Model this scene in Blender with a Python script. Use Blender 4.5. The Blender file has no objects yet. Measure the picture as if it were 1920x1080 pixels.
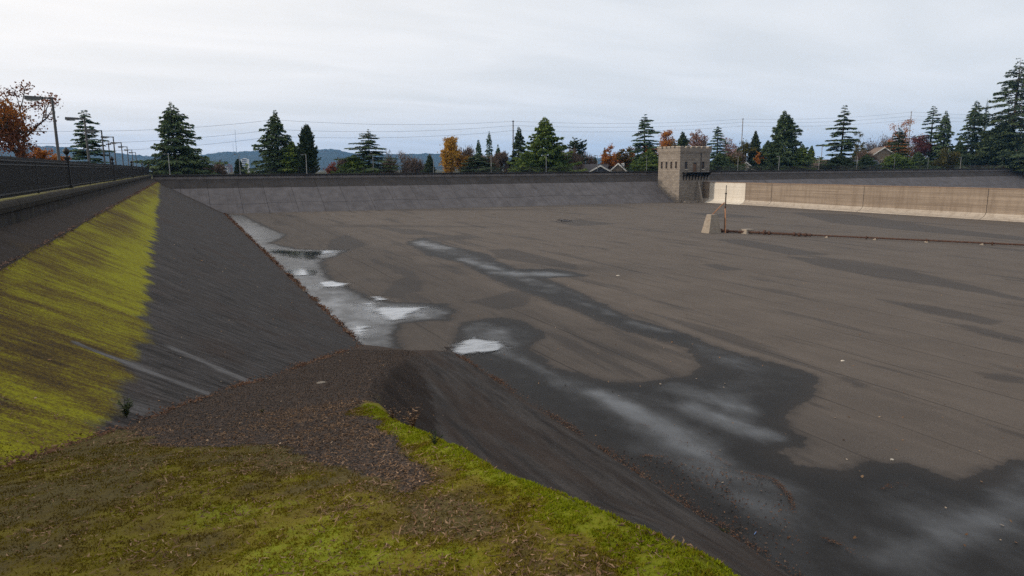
import bpy, math, random
import numpy as np
from mathutils import Vector, Matrix

# ------------------------------------------------------------------ camera, sky, sun, exposure
SC = bpy.context.scene
COL = SC.collection
EYE = 8.0                      # eye height above the basin floor (m)
ROLL, PITCH, YAW = 0.0048, 0.173623, 0.447615
FPX = 1280.0                   # 24 mm lens, on a 1920 px wide frame
FW = np.array([math.sin(YAW)*math.cos(PITCH), math.cos(YAW)*math.cos(PITCH), -math.sin(PITCH)])
RT = np.array([math.cos(YAW), -math.sin(YAW), 0.0])
UP = np.cross(RT, FW)
CAM = np.array([0.0, 0.0, EYE])

cam_data = bpy.data.cameras.new('camera')
cam_data.sensor_width = 36.0
cam_data.lens = 24.0
cam_data.clip_start = 0.1
cam_data.clip_end = 30000.0
cam = bpy.data.objects.new('camera', cam_data)
COL.objects.link(cam)
_r = RT*math.cos(ROLL) - UP*math.sin(ROLL)
_u = np.cross(_r, FW)
cam.matrix_world = Matrix(((_r[0], _u[0], -FW[0], 0), (_r[1], _u[1], -FW[1], 0), (_r[2], _u[2], -FW[2], EYE), (0, 0, 0, 1)))
SC.camera = cam

SUN_AZ = math.radians(60)      # left of the +Y axis
SUN_EL = math.radians(15)
SUN_DIR = Vector((-math.sin(SUN_AZ)*math.cos(SUN_EL), math.cos(SUN_AZ)*math.cos(SUN_EL), math.sin(SUN_EL)))

world = bpy.data.worlds.new('World')
SC.world = world
world.use_nodes = True
wn = world.node_tree
for n in list(wn.nodes):
    wn.nodes.remove(n)
def W(t, **k):
    n = wn.nodes.new(t)
    for a, b in k.items():
        setattr(n, a, b)
    return n
w_out = W('ShaderNodeOutputWorld')
w_bg = W('ShaderNodeBackground')
w_sky = W('ShaderNodeTexSky', sky_type='NISHITA', sun_disc=False, sun_elevation=SUN_EL, sun_rotation=-SUN_AZ,
          air_density=1.0, dust_density=2.0, ozone_density=1.2)
w_tc = W('ShaderNodeTexCoord')
w_sep = W('ShaderNodeSeparateXYZ')
wn.links.new(w_tc.outputs['Generated'], w_sep.inputs[0])
# project the direction on a high cloud sheet: xy / (z + 0.12)
w_add = W('ShaderNodeMath', operation='ADD'); w_add.inputs[1].default_value = 0.10
w_abs = W('ShaderNodeMath', operation='MAXIMUM'); w_abs.inputs[1].default_value = 0.0
wn.links.new(w_sep.outputs['Z'], w_abs.inputs[0]); wn.links.new(w_abs.outputs[0], w_add.inputs[0])
w_div = W('ShaderNodeVectorMath', operation='DIVIDE')
w_cmb = W('ShaderNodeCombineXYZ')
for i in range(3):
    wn.links.new(w_add.outputs[0], w_cmb.inputs[i])
wn.links.new(w_tc.outputs['Generated'], w_div.inputs[0]); wn.links.new(w_cmb.outputs[0], w_div.inputs[1])
w_map = W('ShaderNodeMapping'); w_map.inputs['Rotation'].default_value = (0, 0, math.radians(25)); w_map.inputs['Scale'].default_value = (0.42, 0.95, 0.0)
wn.links.new(w_div.outputs[0], w_map.inputs[0])
w_noi = W('ShaderNodeTexNoise'); w_noi.inputs['Scale'].default_value = 1.9; w_noi.inputs['Detail'].default_value = 8; w_noi.inputs['Roughness'].default_value = 0.52; w_noi.inputs['Distortion'].default_value = 0.5
wn.links.new(w_map.outputs[0], w_noi.inputs['Vector'])
w_cr = W('ShaderNodeMapRange'); w_cr.inputs['From Min'].default_value = 0.33; w_cr.inputs['From Max'].default_value = 0.66; w_cr.inputs['To Min'].default_value = 0.84; w_cr.inputs['To Max'].default_value = 0.99
wn.links.new(w_noi.outputs['Fac'], w_cr.inputs['Value'])
w_skys = W('ShaderNodeMix', data_type='RGBA', blend_type='MULTIPLY'); w_skys.inputs['Factor'].default_value = 1.0
w_skys.inputs['B'].default_value = (1.0, 1.0, 1.0, 1)
wn.links.new(w_sky.outputs[0], w_skys.inputs['A'])
# bright veil round the hidden sun: thin cloud scatters sunlight forward
w_dot = W('ShaderNodeVectorMath', operation='DOT_PRODUCT'); w_dot.inputs[1].default_value = SUN_DIR
w_nrm = W('ShaderNodeVectorMath', operation='NORMALIZE')
wn.links.new(w_tc.outputs['Generated'], w_nrm.inputs[0]); wn.links.new(w_nrm.outputs[0], w_dot.inputs[0])
w_halo = W('ShaderNodeMapRange'); w_halo.inputs['From Min'].default_value = 0.0; w_halo.inputs['From Max'].default_value = 1.0; w_halo.clamp = True
wn.links.new(w_dot.outputs['Value'], w_halo.inputs['Value'])
w_veil = W('ShaderNodeMix', data_type='RGBA')
w_veil.inputs['A'].default_value = (9.15, 9.3, 9.5, 1)
w_veil.inputs['B'].default_value = (13.2, 12.3, 11.4, 1)
wn.links.new(w_halo.outputs[0], w_veil.inputs['Factor'])
w_mix = W('ShaderNodeMix', data_type='RGBA')
wn.links.new(w_cr.outputs[0], w_mix.inputs['Factor'])
wn.links.new(w_skys.outputs['Result'], w_mix.inputs['A']); wn.links.new(w_veil.outputs['Result'], w_mix.inputs['B'])
wn.links.new(w_mix.outputs['Result'], w_bg.inputs['Color'])
w_bg.inputs['Strength'].default_value = 0.10
wn.links.new(w_bg.outputs[0], w_out.inputs['Surface'])

sun_data = bpy.data.lights.new('sun', 'SUN')
sun_data.energy = 3.4
sun_data.angle = math.radians(1.5)
sun_data.color = (1.0, 0.87, 0.72)
sun = bpy.data.objects.new('sun', sun_data)
COL.objects.link(sun)
sun.rotation_euler = SUN_DIR.to_track_quat('Z', 'Y').to_euler()
sun.location = (0, 0, 80)

vs = SC.view_settings
vs.view_transform = 'Standard'
vs.look = 'None'
vs.exposure = 0.0
vs.gamma = 1.0
vs.use_curve_mapping = False
SC.cycles.max_bounces = 4
SC.cycles.transparent_max_bounces = 8
SC.cycles.volume_bounces = 0
SC.cycles.use_denoising = False        # keep the grain of gravel, asphalt and moss

# ------------------------------------------------------------------ helpers: where things stand
def ray(x, y):
    u = (x-960)/FPX; v = (540-y)/FPX
    c, s = math.cos(ROLL), math.sin(ROLL)
    return FW + RT*(u*c+v*s) + UP*(-u*s+v*c)
FLOOR_TILT = 0.0048
def floor_z(X):
    return -FLOOR_TILT*(np.asarray(X)-7.0)
def on_plane(x, y, P, n):
    d = ray(x, y); n = np.asarray(n, float)
    return CAM + d*(np.dot(np.asarray(P, float)-CAM, n)/np.dot(d, n))
def on_floor(x, y): return on_plane(x, y, (7, 0, 0), (FLOOR_TILT, 0, 1))
SLOPE = 0.529
def on_left(x, y): return on_plane(x, y, (7, 0, 0), (SLOPE, 0, 1))
RAMP0, RAMPG = 6.72, 0.2195
def on_ramp(x, y): return on_plane(x, y, (0, 0, RAMP0), (0, RAMPG, 1))
def at_y(x, y, Y):
    d = ray(x, y); return CAM + d*(Y/d[1])
def at_x(x, y, X):
    d = ray(x, y); return CAM + d*(X/d[0])

rng = np.random.default_rng(7)
random.seed(7)

def hash2(ix, iy, seed):
    n = (ix.astype(np.int64)*374761393 + iy.astype(np.int64)*668265263 + seed*1442695041) & 0x7fffffff
    n = ((n ^ (n >> 13))*1274126177) & 0x7fffffff
    return ((n ^ (n >> 16)) & 0xffff)/65535.0
def vnoise(x, y, seed=0):
    x = np.asarray(x, float); y = np.asarray(y, float)
    ix = np.floor(x); iy = np.floor(y); fx = x-ix; fy = y-iy
    fx = fx*fx*(3-2*fx); fy = fy*fy*(3-2*fy)
    a = hash2(ix, iy, seed); b = hash2(ix+1, iy, seed); c = hash2(ix, iy+1, seed); d = hash2(ix+1, iy+1, seed)
    return (a*(1-fx)+b*fx)*(1-fy) + (c*(1-fx)+d*fx)*fy
def fbm(x, y, octaves=4, seed=0):
    s = 0; amp = 0.5; t = 0
    for o in range(octaves):
        s = s + amp*vnoise(np.asarray(x)*2**o, np.asarray(y)*2**o, seed+o*17); t += amp; amp *= 0.5
    return s/t
def sstep(a, b, x):
    t = np.clip((np.asarray(x, float)-a)/(b-a), 0, 1); return t*t*(3-2*t)
def poly_sd(px, py, poly):
    """signed distance (positive inside) of points to a polygon"""
    px = np.asarray(px, float).ravel(); py = np.asarray(py, float).ravel()
    P = np.asarray(poly, float); Q = np.roll(P, -1, 0)
    best = np.full(px.shape, 1e9); inside = np.zeros(px.shape, bool)
    for (x0, y0), (x1, y1) in zip(P, Q):
        ex, ey = x1-x0, y1-y0
        t = np.clip(((px-x0)*ex+(py-y0)*ey)/(ex*ex+ey*ey+1e-12), 0, 1)
        d = np.hypot(px-x0-t*ex, py-y0-t*ey); best = np.minimum(best, d)
        c = ((y0 > py) != (y1 > py)) & (px < (x1-x0)*(py-y0)/((y1-y0) if y1 != y0 else 1e-9)+x0)
        inside ^= c
    return np.where(inside, best, -best)

# ------------------------------------------------------------------ helpers: meshes and objects
def mesh_np(name, verts, faces, smooth=False):
    """verts (n,3), faces (m,k) with k = 3 or 4"""
    verts = np.asarray(verts, np.float32); faces = np.asarray(faces, np.int32)
    me = bpy.data.meshes.new(name)
    me.vertices.add(len(verts)); me.vertices.foreach_set('co', verts.ravel())
    k = faces.shape[1]
    me.loops.add(faces.size); me.loops.foreach_set('vertex_index', faces.ravel())
    me.polygons.add(len(faces)); me.polygons.foreach_set('loop_start', np.arange(0, faces.size, k, dtype=np.int32))
    me.update(calc_edges=True)
    if smooth:
        me.polygons.foreach_set('use_smooth', np.ones(len(faces), bool))
    return me
def attr(me, name, vals):
    a = me.attributes.new(name, 'FLOAT', 'POINT'); a.data.foreach_set('value', np.asarray(vals, np.float32).ravel())
def link(name, data, mat=None, parent=None, loc=None):
    o = bpy.data.objects.new(name, data); COL.objects.link(o)
    if mat is not None and data is not None and len(data.materials) == 0:
        data.materials.append(mat)
    if parent is not None: o.parent = parent
    if loc is not None: o.location = loc
    return o
def tag(o, label=None, cat=None, group=None, kind=None):
    if label: o['label'] = label
    if cat: o['category'] = cat
    if group: o['group'] = group
    if kind: o['kind'] = kind
    return o
def thing(name, loc, label, cat, group=None, rz=0.0):
    o = bpy.data.objects.new(name, None); COL.objects.link(o)
    o.location = loc; o.rotation_euler = (0, 0, rz); o.empty_display_size = 0.3
    return tag(o, label, cat, group)
class MB:
    """collects simple solids into one mesh"""
    def __init__(s): s.v = []; s.f = []
    def poly(s, vs_, fs):
        b = len(s.v); s.v += [tuple(map(float, p)) for p in vs_]; s.f += [tuple(b+i for i in f) for f in fs]; return s
    def box(s, x0, x1, y0, y1, z0, z1):
        return s.poly([(x0,y0,z0),(x1,y0,z0),(x1,y1,z0),(x0,y1,z0),(x0,y0,z1),(x1,y0,z1),(x1,y1,z1),(x0,y1,z1)],
                      [(0,3,2,1),(4,5,6,7),(0,1,5,4),(1,2,6,5),(2,3,7,6),(3,0,4,7)])
    def frustum(s, c0, w0, d0, c1, w1, d1):
        vs_ = []
        for c, w, d in ((c0, w0, d0), (c1, w1, d1)):
            for sx, sy in ((-1,-1),(1,-1),(1,1),(-1,1)):
                vs_.append((c[0]+sx*w/2, c[1]+sy*d/2, c[2]))
        return s.poly(vs_, [(0,3,2,1),(4,5,6,7),(0,1,5,4),(1,2,6,5),(2,3,7,6),(3,0,4,7)])
    def tube(s, pts, rad, n=8, cap=True):
        pts = [Vector(p) for p in pts]; rads = rad if hasattr(rad, '__len__') else [rad]*len(pts)
        rings = []
        for i, p in enumerate(pts):
            t = (pts[min(i+1, len(pts)-1)]-pts[max(i-1, 0)]).normalized()
            a = t.cross(Vector((0, 0, 1)))
            if a.length < 1e-3: a = Vector((1, 0, 0))
            a.normalize(); b = t.cross(a)
            rings.append([p+(a*math.cos(q)+b*math.sin(q))*rads[i] for q in [2*math.pi*k/n for k in range(n)]])
        base = len(s.v); s.v += [tuple(v) for r_ in rings for v in r_]
        for i in range(len(pts)-1):
            for k in range(n):
                s.f.append((base+i*n+k, base+i*n+(k+1) % n, base+(i+1)*n+(k+1) % n, base+(i+1)*n+k))
        if cap:
            s.f.append(tuple(base+k for k in range(n))[::-1]); s.f.append(tuple(base+(len(pts)-1)*n+k for k in range(n)))
        return s
    def lathe(s, c, prof, n=12):
        base = len(s.v)
        for r_, z in prof:
            for k in range(n):
                q = 2*math.pi*k/n; s.v.append((c[0]+r_*math.cos(q), c[1]+r_*math.sin(q), c[2]+z))
        for i in range(len(prof)-1):
            for k in range(n):
                s.f.append((base+i*n+k, base+i*n+(k+1) % n, base+(i+1)*n+(k+1) % n, base+(i+1)*n+k))
        s.f.append(tuple(base+k for k in range(n))[::-1]); s.f.append(tuple(base+(len(prof)-1)*n+k for k in range(n)))
        return s
    def prism(s, prof, axis, a0, a1):
        """extrude a profile; axis 'x': prof is (y,z), 'y': prof is (x,z)"""
        n = len(prof)
        if axis == 'x': vs_ = [(a0, p, q) for p, q in prof]+[(a1, p, q) for p, q in prof]
        else: vs_ = [(p, a0, q) for p, q in prof]+[(p, a1, q) for p, q in prof]
        fs = [(i, (i+1) % n, n+(i+1) % n, n+i) for i in range(n)]+[tuple(range(n))[::-1], tuple(range(n, 2*n))]
        return s.poly(vs_, fs)
    def data(s, name):
        me = bpy.data.meshes.new(name); me.from_pydata(s.v, [], s.f); me.validate()
        import bmesh
        bm = bmesh.new(); bm.from_mesh(me); bmesh.ops.recalc_face_normals(bm, faces=bm.faces); bm.to_mesh(me); bm.free()
        return me
    def build(s, name, mat, parent=None, smooth=False, loc=None):
        me = s.data(name)
        if smooth: me.polygons.foreach_set('use_smooth', np.ones(len(me.polygons), bool))
        return link(name, me, mat, parent, loc)
def grid_faces(nu, nv):
    i = np.arange(nu-1)[:, None]*nv+np.arange(nv-1)[None, :]
    return np.stack([i, i+nv, i+nv+1, i+1], -1).reshape(-1, 4)

# ------------------------------------------------------------------ helpers: materials
class NM:
    def __init__(s, name, rough=0.9, spec=0.3):
        s.m = bpy.data.materials.new(name); s.m.use_nodes = True; s.nt = s.m.node_tree
        s.b = s.nt.nodes['Principled BSDF']; s.out = s.nt.nodes['Material Output']
        s.b.inputs['Roughness'].default_value = rough; s.b.inputs['Specular IOR Level'].default_value = spec
    def n(s, t, **k):
        nd = s.nt.nodes.new(t)
        for a, b in k.items(): setattr(nd, a, b)
        return nd
    def l(s, a, b): s.nt.links.new(a, b)
    def co(s, scale=(1, 1, 1), rot=(0, 0, 0), kind='Object'):
        if kind == 'World':
            g = s.n('ShaderNodeNewGeometry'); src = g.outputs['Position']
        else:
            g = s.n('ShaderNodeTexCoord'); src = g.outputs[kind]
        mp = s.n('ShaderNodeMapping'); mp.inputs['Scale'].default_value = scale; mp.inputs['Rotation'].default_value = rot
        s.l(src, mp.inputs[0]); return mp.outputs[0]
    def noise(s, vec, scale=1, detail=4, rough=0.55, dist=0.0):
        t = s.n('ShaderNodeTexNoise'); t.inputs['Scale'].default_value = scale; t.inputs['Detail'].default_value = detail
        t.inputs['Roughness'].default_value = rough; t.inputs['Distortion'].default_value = dist
        s.l(vec, t.inputs['Vector']); return t.outputs['Fac']
    def voro(s, vec, scale=1, feature='F1', out='Distance', rnd=1.0):
        t = s.n('ShaderNodeTexVoronoi', feature=feature); t.inputs['Scale'].default_value = scale; t.inputs['Randomness'].default_value = rnd
        s.l(vec, t.inputs['Vector']); return t.outputs[out]
    def rng(s, v, a, b, c=0.0, d=1.0, smooth=False):
        t = s.n('ShaderNodeMapRange'); t.clamp = True
        if smooth: t.interpolation_type = 'SMOOTHSTEP'
        for k, q in zip(('From Min', 'From Max', 'To Min', 'To Max'), (a, b, c, d)): t.inputs[k].default_value = q
        s.l(v, t.inputs['Value']); return t.outputs[0]
    def math(s, op, a, b=0.0):
        t = s.n('ShaderNodeMath', operation=op)
        for i, q in enumerate((a, b)):
            if isinstance(q, (int, float)): t.inputs[i].default_value = q
            else: s.l(q, t.inputs[i])
        return t.outputs[0]
    def mix(s, fac, a, b, mode='MIX'):
        t = s.n('ShaderNodeMix', data_type='RGBA', blend_type=mode)
        for k, q in (('Factor', fac), ('A', a), ('B', b)):
            if isinstance(q, (int, float)): t.inputs[k].default_value = q if k == 'Factor' else (q, q, q, 1)
            elif isinstance(q, tuple): t.inputs[k].default_value = (*q, 1) if len(q) == 3 else q
            else: s.l(q, t.inputs[k])
        return t.outputs['Result']
    def attr(s, name):
        t = s.n('ShaderNodeAttribute', attribute_name=name); return t.outputs['Fac']
    def ramp(s, v, stops):
        t = s.n('ShaderNodeValToRGB'); e = t.color_ramp.elements
        while len(e) < len(stops): e.new(0.5)
        for q, (pos, c) in zip(e, stops): q.position = pos; q.color = (*c, 1)
        s.l(v, t.inputs[0]); return t.outputs[0]
    def color(s, c):
        if isinstance(c, tuple): s.b.inputs['Base Color'].default_value = (*c, 1)
        else: s.l(c, s.b.inputs['Base Color'])
        return s
    def rough(s, v): s.l(v, s.b.inputs['Roughness']); return s
    def bump(s, h, strength=0.3, dist=0.02):
        t = s.n('ShaderNodeBump'); t.inputs['Strength'].default_value = strength; t.inputs['Distance'].default_value = dist
        s.l(h, t.inputs['Height'])
        if s.b.inputs['Normal'].links: s.l(s.b.inputs['Normal'].links[0].from_socket, t.inputs['Normal'])
        s.l(t.outputs[0], s.b.inputs['Normal']); return s

def plain(name, c, rough=0.8, var=0.25, scale=3.0, metallic=0.0, bump=0.0):
    m = NM(name, rough); v = m.noise(m.co(), scale, 6, 0.6)
    c2 = tuple(min(1, q*(1+var)) for q in c); c1 = tuple(q*(1-var) for q in c)
    m.color(m.ramp(v, [(0.3, c1), (0.7, c2)])); m.b.inputs['Metallic'].default_value = metallic
    if bump: m.bump(m.noise(m.co(), scale*8, 4), 0.5, bump)
    return m.m

def leaf_material(name, cols, trans=0.25, rough=0.7):
    m = NM(name, rough, 0.15)
    t = m.attr('tint')
    k = len(cols)
    c = m.ramp(t, [(i/(k-1), q) for i, q in enumerate(cols)])
    m.color(c)
    if trans > 0:
        tr = m.n('ShaderNodeBsdfTranslucent'); m.l(c, tr.inputs['Color'])
        mx = m.n('ShaderNodeMixShader'); mx.inputs[0].default_value = trans
        m.l(m.b.outputs[0], mx.inputs[1]); m.l(tr.outputs[0], mx.inputs[2]); m.l(mx.outputs[0], m.out.inputs['Surface'])
    return m.m

def rust_mat():
    m = NM('rusty_iron', 0.8); v = m.noise(m.co(kind='World'), 6, 6, 0.65)
    m.color(m.ramp(v, [(0.3, (0.03, 0.02, 0.016)), (0.55, (0.075, 0.036, 0.023)), (0.75, (0.16, 0.085, 0.05))]))
    return m.m
M = {}
M['iron'] = plain('black_iron', (0.012, 0.012, 0.013), 0.55, 0.4, 4)
M['rust'] = rust_mat()
M['galv'] = plain('galvanised_steel', (0.27, 0.275, 0.28), 0.6, 0.2, 3, 0.0)
M['lamp_head'] = plain('lamp_housing', (0.07, 0.072, 0.075), 0.6, 0.15, 3)
M['lens'] = plain('lamp_lens', (0.5, 0.52, 0.52), 0.2, 0.1, 3)
M['bark'] = plain('tree_bark', (0.06, 0.045, 0.035), 0.95, 0.4, 2)
M['pole_wood'] = plain('pole_wood', (0.085, 0.062, 0.05), 0.9, 0.3, 2)
M['pole_pale'] = plain('weathered_pole', (0.22, 0.2, 0.19), 0.9, 0.25, 2)
M['cable'] = plain('cable', (0.03, 0.032, 0.035), 0.7, 0.1, 1)
M['window'] = plain('dark_window', (0.03, 0.035, 0.04), 0.15, 0.2, 1)
M['trim'] = plain('white_trim', (0.72, 0.71, 0.68), 0.7, 0.08, 2)

# ------------------------------------------------------------------ the basin floor
DIV_X = 117.5
FAR_Y = 137.0
def px_poly(pts, fn): return [tuple(fn(*q)[:2]) for q in pts]
FILM = [  # streaks of standing film: from, to, half width (px), strength
  ((785,455),(835,464),5,.8), ((865,487),(925,503),4,.75), ((930,512),(1050,514),5,.75), ((1000,524),(1110,560),4,.4), ((1100,570),(1190,600),4,.4), ((1190,606),(1275,624),5,.8), ((1330,648),(1395,662),10,.6),
  ((1320,665),(1500,700),12,.35), ((1120,738),(1200,780),7,.9), ((1190,772),(1300,838),16,.9), ((1240,800),(1340,860),14,.7), ((1270,722),(1400,770),14,.6), ((1300,765),(1440,815),13,.9), ((1340,790),(1440,818),12,.6),
  ((1180,840),(1330,880),14,.35), ((1300,880),(1450,905),16,.4), ((1330,905),(1470,960),20,.4), ((1420,960),(1560,1000),14,.25),
  ((1700,958),(1800,978),26,.5), ((1660,1050),(1790,1004),16,.5), ((1780,1000),(1925,940),16,.45), ((1870,915),(1930,890),22,.6),
  ((880,618),(950,640),20,.5), ((940,655),(1060,715),6,.6), ((990,770),(1050,790),14,.35), ((1040,690),(1130,735),10,.3),
  ((420,402),(470,430),12,.9), ((460,435),(530,458),12,.9), ((510,480),(600,520),22,.85), ((550,530),(640,580),24,.85), ((610,570),(700,610),26,.9), ((660,600),(740,640),22,.7), ((700,590),(830,588),18,.6), ((690,640),(760,640),14,.5), ((500,470),(620,480),12,.8),
]
WET_POLYS = [
  # along the foot of the mossy slope
  [(405,400),(455,404),(500,428),(535,440),(505,457),(560,468),(650,469),(598,492),(612,520),(660,545),(690,560),(720,566),(770,570),(835,571),(852,588),(832,600),(752,606),(738,632),(750,660),(640,680),(500,520)],
  # the long stream and the wet foreground below the ramp
  [(858,640),(872,604),(935,595),(985,606),(1022,626),(990,650),(1042,690),(1130,712),(1200,716),(1282,706),(1312,690),(1292,652),(1200,626),(1130,602),(1060,572),(990,547),(920,517),(868,491),(806,478),(768,455),(790,446),(850,464),(905,476),(962,506),(1030,504),(1092,516),(1020,522),(1100,558),(1182,598),(1262,620),(1332,648),(1400,668),(1480,689),(1532,706),(1522,744),(1482,775),(1464,792),(1512,828),(1466,850),(1500,872),(1580,886),(1640,862),(1700,868),(1780,895),(1850,888),(1925,862),(2100,800),(2300,1200),(1400,1300),(1250,930),(1100,830),(960,740),(845,655)],
]
DAMP_POLYS = [
  [(905,560),(960,545),(1000,552),(985,575),(930,580),(880,566)],
  [(735,528),(765,520),(795,527),(790,545),(760,552),(770,562),(715,556)],
  [(620,450),(650,440),(690,458),(660,470),(612,468)],
  [(915,468),(960,466),(1085,498),(1080,506),(1000,494),(930,484)],
  [(1640,560),(1760,575),(1885,603),(1850,609),(1740,588)],
  [(1470,480),(1560,486),(1700,505),(1925,560),(1925,566),(1780,540),(1640,520),(1530,498)],
  [(1310,494),(1350,496),(1402,506),(1350,507)],
  [(1750,600),(1830,612),(1925,635),(1925,648),(1850,630)],
  [(1830,698),(1880,700),(1925,710),(1925,722),(1850,712)],
  [(1560,700),(1600,710),(1645,728),(1610,728)],
  [(1030,415),(1090,412),(1160,420),(1080,424)], [(760,448),(860,440),(900,446),(830,452)],
  [(1480,398),(1600,402),(1790,430),(1925,445),(1925,452),(1700,432),(1560,418)],
  [(1330,447),(1400,450),(1470,462),(1560,478),(1480,478),(1380,458)],
  [(1560,880),(1620,858),(1700,868),(1730,885),(1700,915),(1600,915)],
  [(700,425),(780,430),(850,442),(760,440)], [(1290,398),(1380,402),(1450,408),(1340,408)],
]
def build_floor():
    gx = np.concatenate([np.arange(6.2, 50, 0.24), np.arange(50, DIV_X+0.4, 0.7)])
    gy = np.concatenate([np.arange(-15, 50, 0.24), np.arange(50, FAR_Y+1.2, 0.6)])
    X, Y = np.meshgrid(gx, gy, indexing='ij')
    jx = (fbm(X*0.8, Y*0.8, 4, 3)-0.5)*1.6; jy = (fbm(X*0.8, Y*0.8, 4, 9)-0.5)*1.6
    far = sstep(15, 70, np.hypot(X, Y))
    jx = jx*(0.3+0.25*far); jy = jy*(0.45+0.9*far)
    wet = np.full(X.size, -9.0)
    for p in WET_POLYS: wet = np.maximum(wet, poly_sd(X+jx, Y+jy, px_poly(p, on_floor)))
    wet = wet+0.32*sstep(22, 45, np.hypot(X, Y)).ravel()
    damp = np.full(X.size, -9.0)
    for p in DAMP_POLYS: damp = np.maximum(damp, poly_sd(X+jx*0.35, Y+jy*0.5, px_poly(p, on_floor)))
    film = np.zeros(X.size); fx = (X+jx*0.3).ravel(); fy = (Y+jy*0.8).ravel()
    for a, b_, w, st_ in FILM:
        A = on_floor(*a)[:2]; B = on_floor(*b_)[:2]; mid = ((a[0]+b_[0])/2, (a[1]+b_[1])/2)
        wm = max(0.4, 1.0*np.linalg.norm(on_floor(mid[0], mid[1]+w*0.7)[:2]-on_floor(mid[0], mid[1]-w*0.7)[:2])*0.5)
        e = B-A; t = np.clip(((fx-A[0])*e[0]+(fy-A[1])*e[1])/(e@e), 0, 1)
        dd = np.hypot(fx-A[0]-t*e[0], fy-A[1]-t*e[1])/wm
        film = 1-(1-film)*(1-0.8*st_*np.exp(-dd**1.6*0.8))
    Z = floor_z(X) + (fbm(X*0.12, Y*0.12, 3, 21)-0.5)*0.05 + (fbm(X*0.9, Y*0.5, 3, 5)-0.5)*0.012
    me = mesh_np('floor', np.stack([X, Y, Z], -1).reshape(-1, 3), grid_faces(len(gx), len(gy)), True)
    attr(me, 'wet', np.clip(wet, -3, 3)); attr(me, 'damp', np.clip(damp, -3, 3)); attr(me, 'film', film)
    m = NM('basin_asphalt', 0.9, 0.35)
    co = m.co(kind='World')
    wetd = m.attr('wet'); dampd = m.attr('damp')
    ed = m.math('MULTIPLY', m.math('SUBTRACT', m.noise(co, 2.2, 6, 0.6), 0.5), 0.75)
    wv = m.math('ADD', wetd, ed); dv = m.math('ADD', dampd, ed)
    wmask = m.rng(wv, -0.06, 0.10, 0, 1, True)           # wet
    fno = m.noise(m.co((0.8, 0.5, 1), kind='World'), 1.1, 7, 0.6)
    film = m.rng(m.math('ADD', m.math('ADD', m.math('MULTIPLY', m.attr('film'), 0.84), m.rng(wv, 0.3, 1.8, 0, 0.28)), m.math('MULTIPLY', m.math('SUBTRACT', fno, 0.5), 0.9)), 0.12, 1.15, 0, 1, True)
    film = m.math('MULTIPLY', film, m.rng(wv, 0.1, 0.75, 0, 1, True))
    streaks = m.noise(m.co((0.55, 0.06, 1), kind='World'), 1.0, 6, 0.62, 0.3)
    smask = m.rng(streaks, 0.565, 0.63, 0, 0.72)
    dmask = m.math('MAXIMUM', m.math('MULTIPLY', m.rng(dv, -0.25, 0.3, 0, 1, True), 0.85), m.math('MAXIMUM', smask, m.rng(wv, -0.4, 0.05, 0, 0.7)))
    agg = m.noise(co, 55, 3, 0.7)
    big = m.noise(co, 0.25, 5, 0.6)
    lane = m.noise(m.co((0.6, 0.03, 1), kind='World'), 1.0, 6, 0.65)
    dry = m.mix(m.rng(big, 0.3, 0.7), (0.094, 0.079, 0.067), (0.118, 0.100, 0.085))
    dry = m.mix(m.rng(lane, 0.45, 0.70, 0, 0.45), dry, (0.080, 0.066, 0.055))
    dry = m.mix(m.rng(m.noise(m.co((1.6, 0.25, 1), kind='World'), 1.0, 6, 0.7), 0.5, 0.75, 0, 0.5), dry, (0.15, 0.125, 0.105))
    dry = m.mix(m.rng(agg, 0.35, 0.72), m.mix(1.0, dry, (0.55, 0.55, 0.55), 'MULTIPLY'), m.mix(1.0, dry, (1.45, 1.42, 1.4), 'MULTIPLY'))
    # paving-lane seams run along the basin
    sx = m.n('ShaderNodeSeparateXYZ'); m.l(co, sx.inputs[0])
    wob = m.math('MULTIPLY', m.math('SUBTRACT', m.noise(m.co((0.3, 0.12, 1), kind='World'), 1.0, 4), 0.5), 0.5)
    seam = m.math('ABSOLUTE', m.math('SUBTRACT', m.math('FRACT', m.math('DIVIDE', m.math('ADD', sx.outputs['X'], wob), 3.05)), 0.5))
    brk = m.rng(m.noise(m.co((0.4, 0.09, 1), kind='World'), 1.0, 4), 0.36, 0.58)
    smk = m.math('MULTIPLY', m.rng(seam, 0.0, 0.02, 1, 0), m.math('MULTIPLY', brk, 0.95))
    dry = m.mix(smk, dry, (0.03, 0.025, 0.022))
    dampc = m.mix(1.0, dry, (0.43, 0.42, 0.42), 'MULTIPLY')
    c = m.mix(dmask, dry, dampc)
    wetc = m.mix(m.rng(agg, 0.3, 0.75), (0.008, 0.0074, 0.007), (0.028, 0.025, 0.023))
    wetc = m.mix(m.rng(wv, 0.0, 0.8, 0.5, 0), wetc, (0.036, 0.029, 0.024))
    c = m.mix(wmask, c, wetc)
    m.color(c)
    rn = m.noise(m.co((0.9, 0.5, 1), kind='World'), 0.9, 6, 0.6)
    wr = m.rng(rn, 0.38, 0.66, 0.42, 0.16)
    wr = m.mix(film, 0.62, wr)
    m.l(m.mix(wmask, m.mix(dmask, 0.95, 0.72), wr), m.b.inputs['Roughness'])
    m.l(m.math('ADD', m.math('SUBTRACT', 0.22, m.math('MULTIPLY', wmask, 0.08)), m.math('MULTIPLY', m.math('MULTIPLY', wmask, film), 0.8)), m.b.inputs['Specular IOR Level'])
    h = m.math('MULTIPLY', agg, m.rng(m.math('MULTIPLY', wmask, film), 0, 1, 1, 0.18))
    m.bump(h, 0.55, 0.012)
    o = link('basin_floor', me, m.m)
    return tag(o, 'grey brown asphalt basin floor with dark wet patches and streaks', kind='structure')
build_floor()

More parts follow.
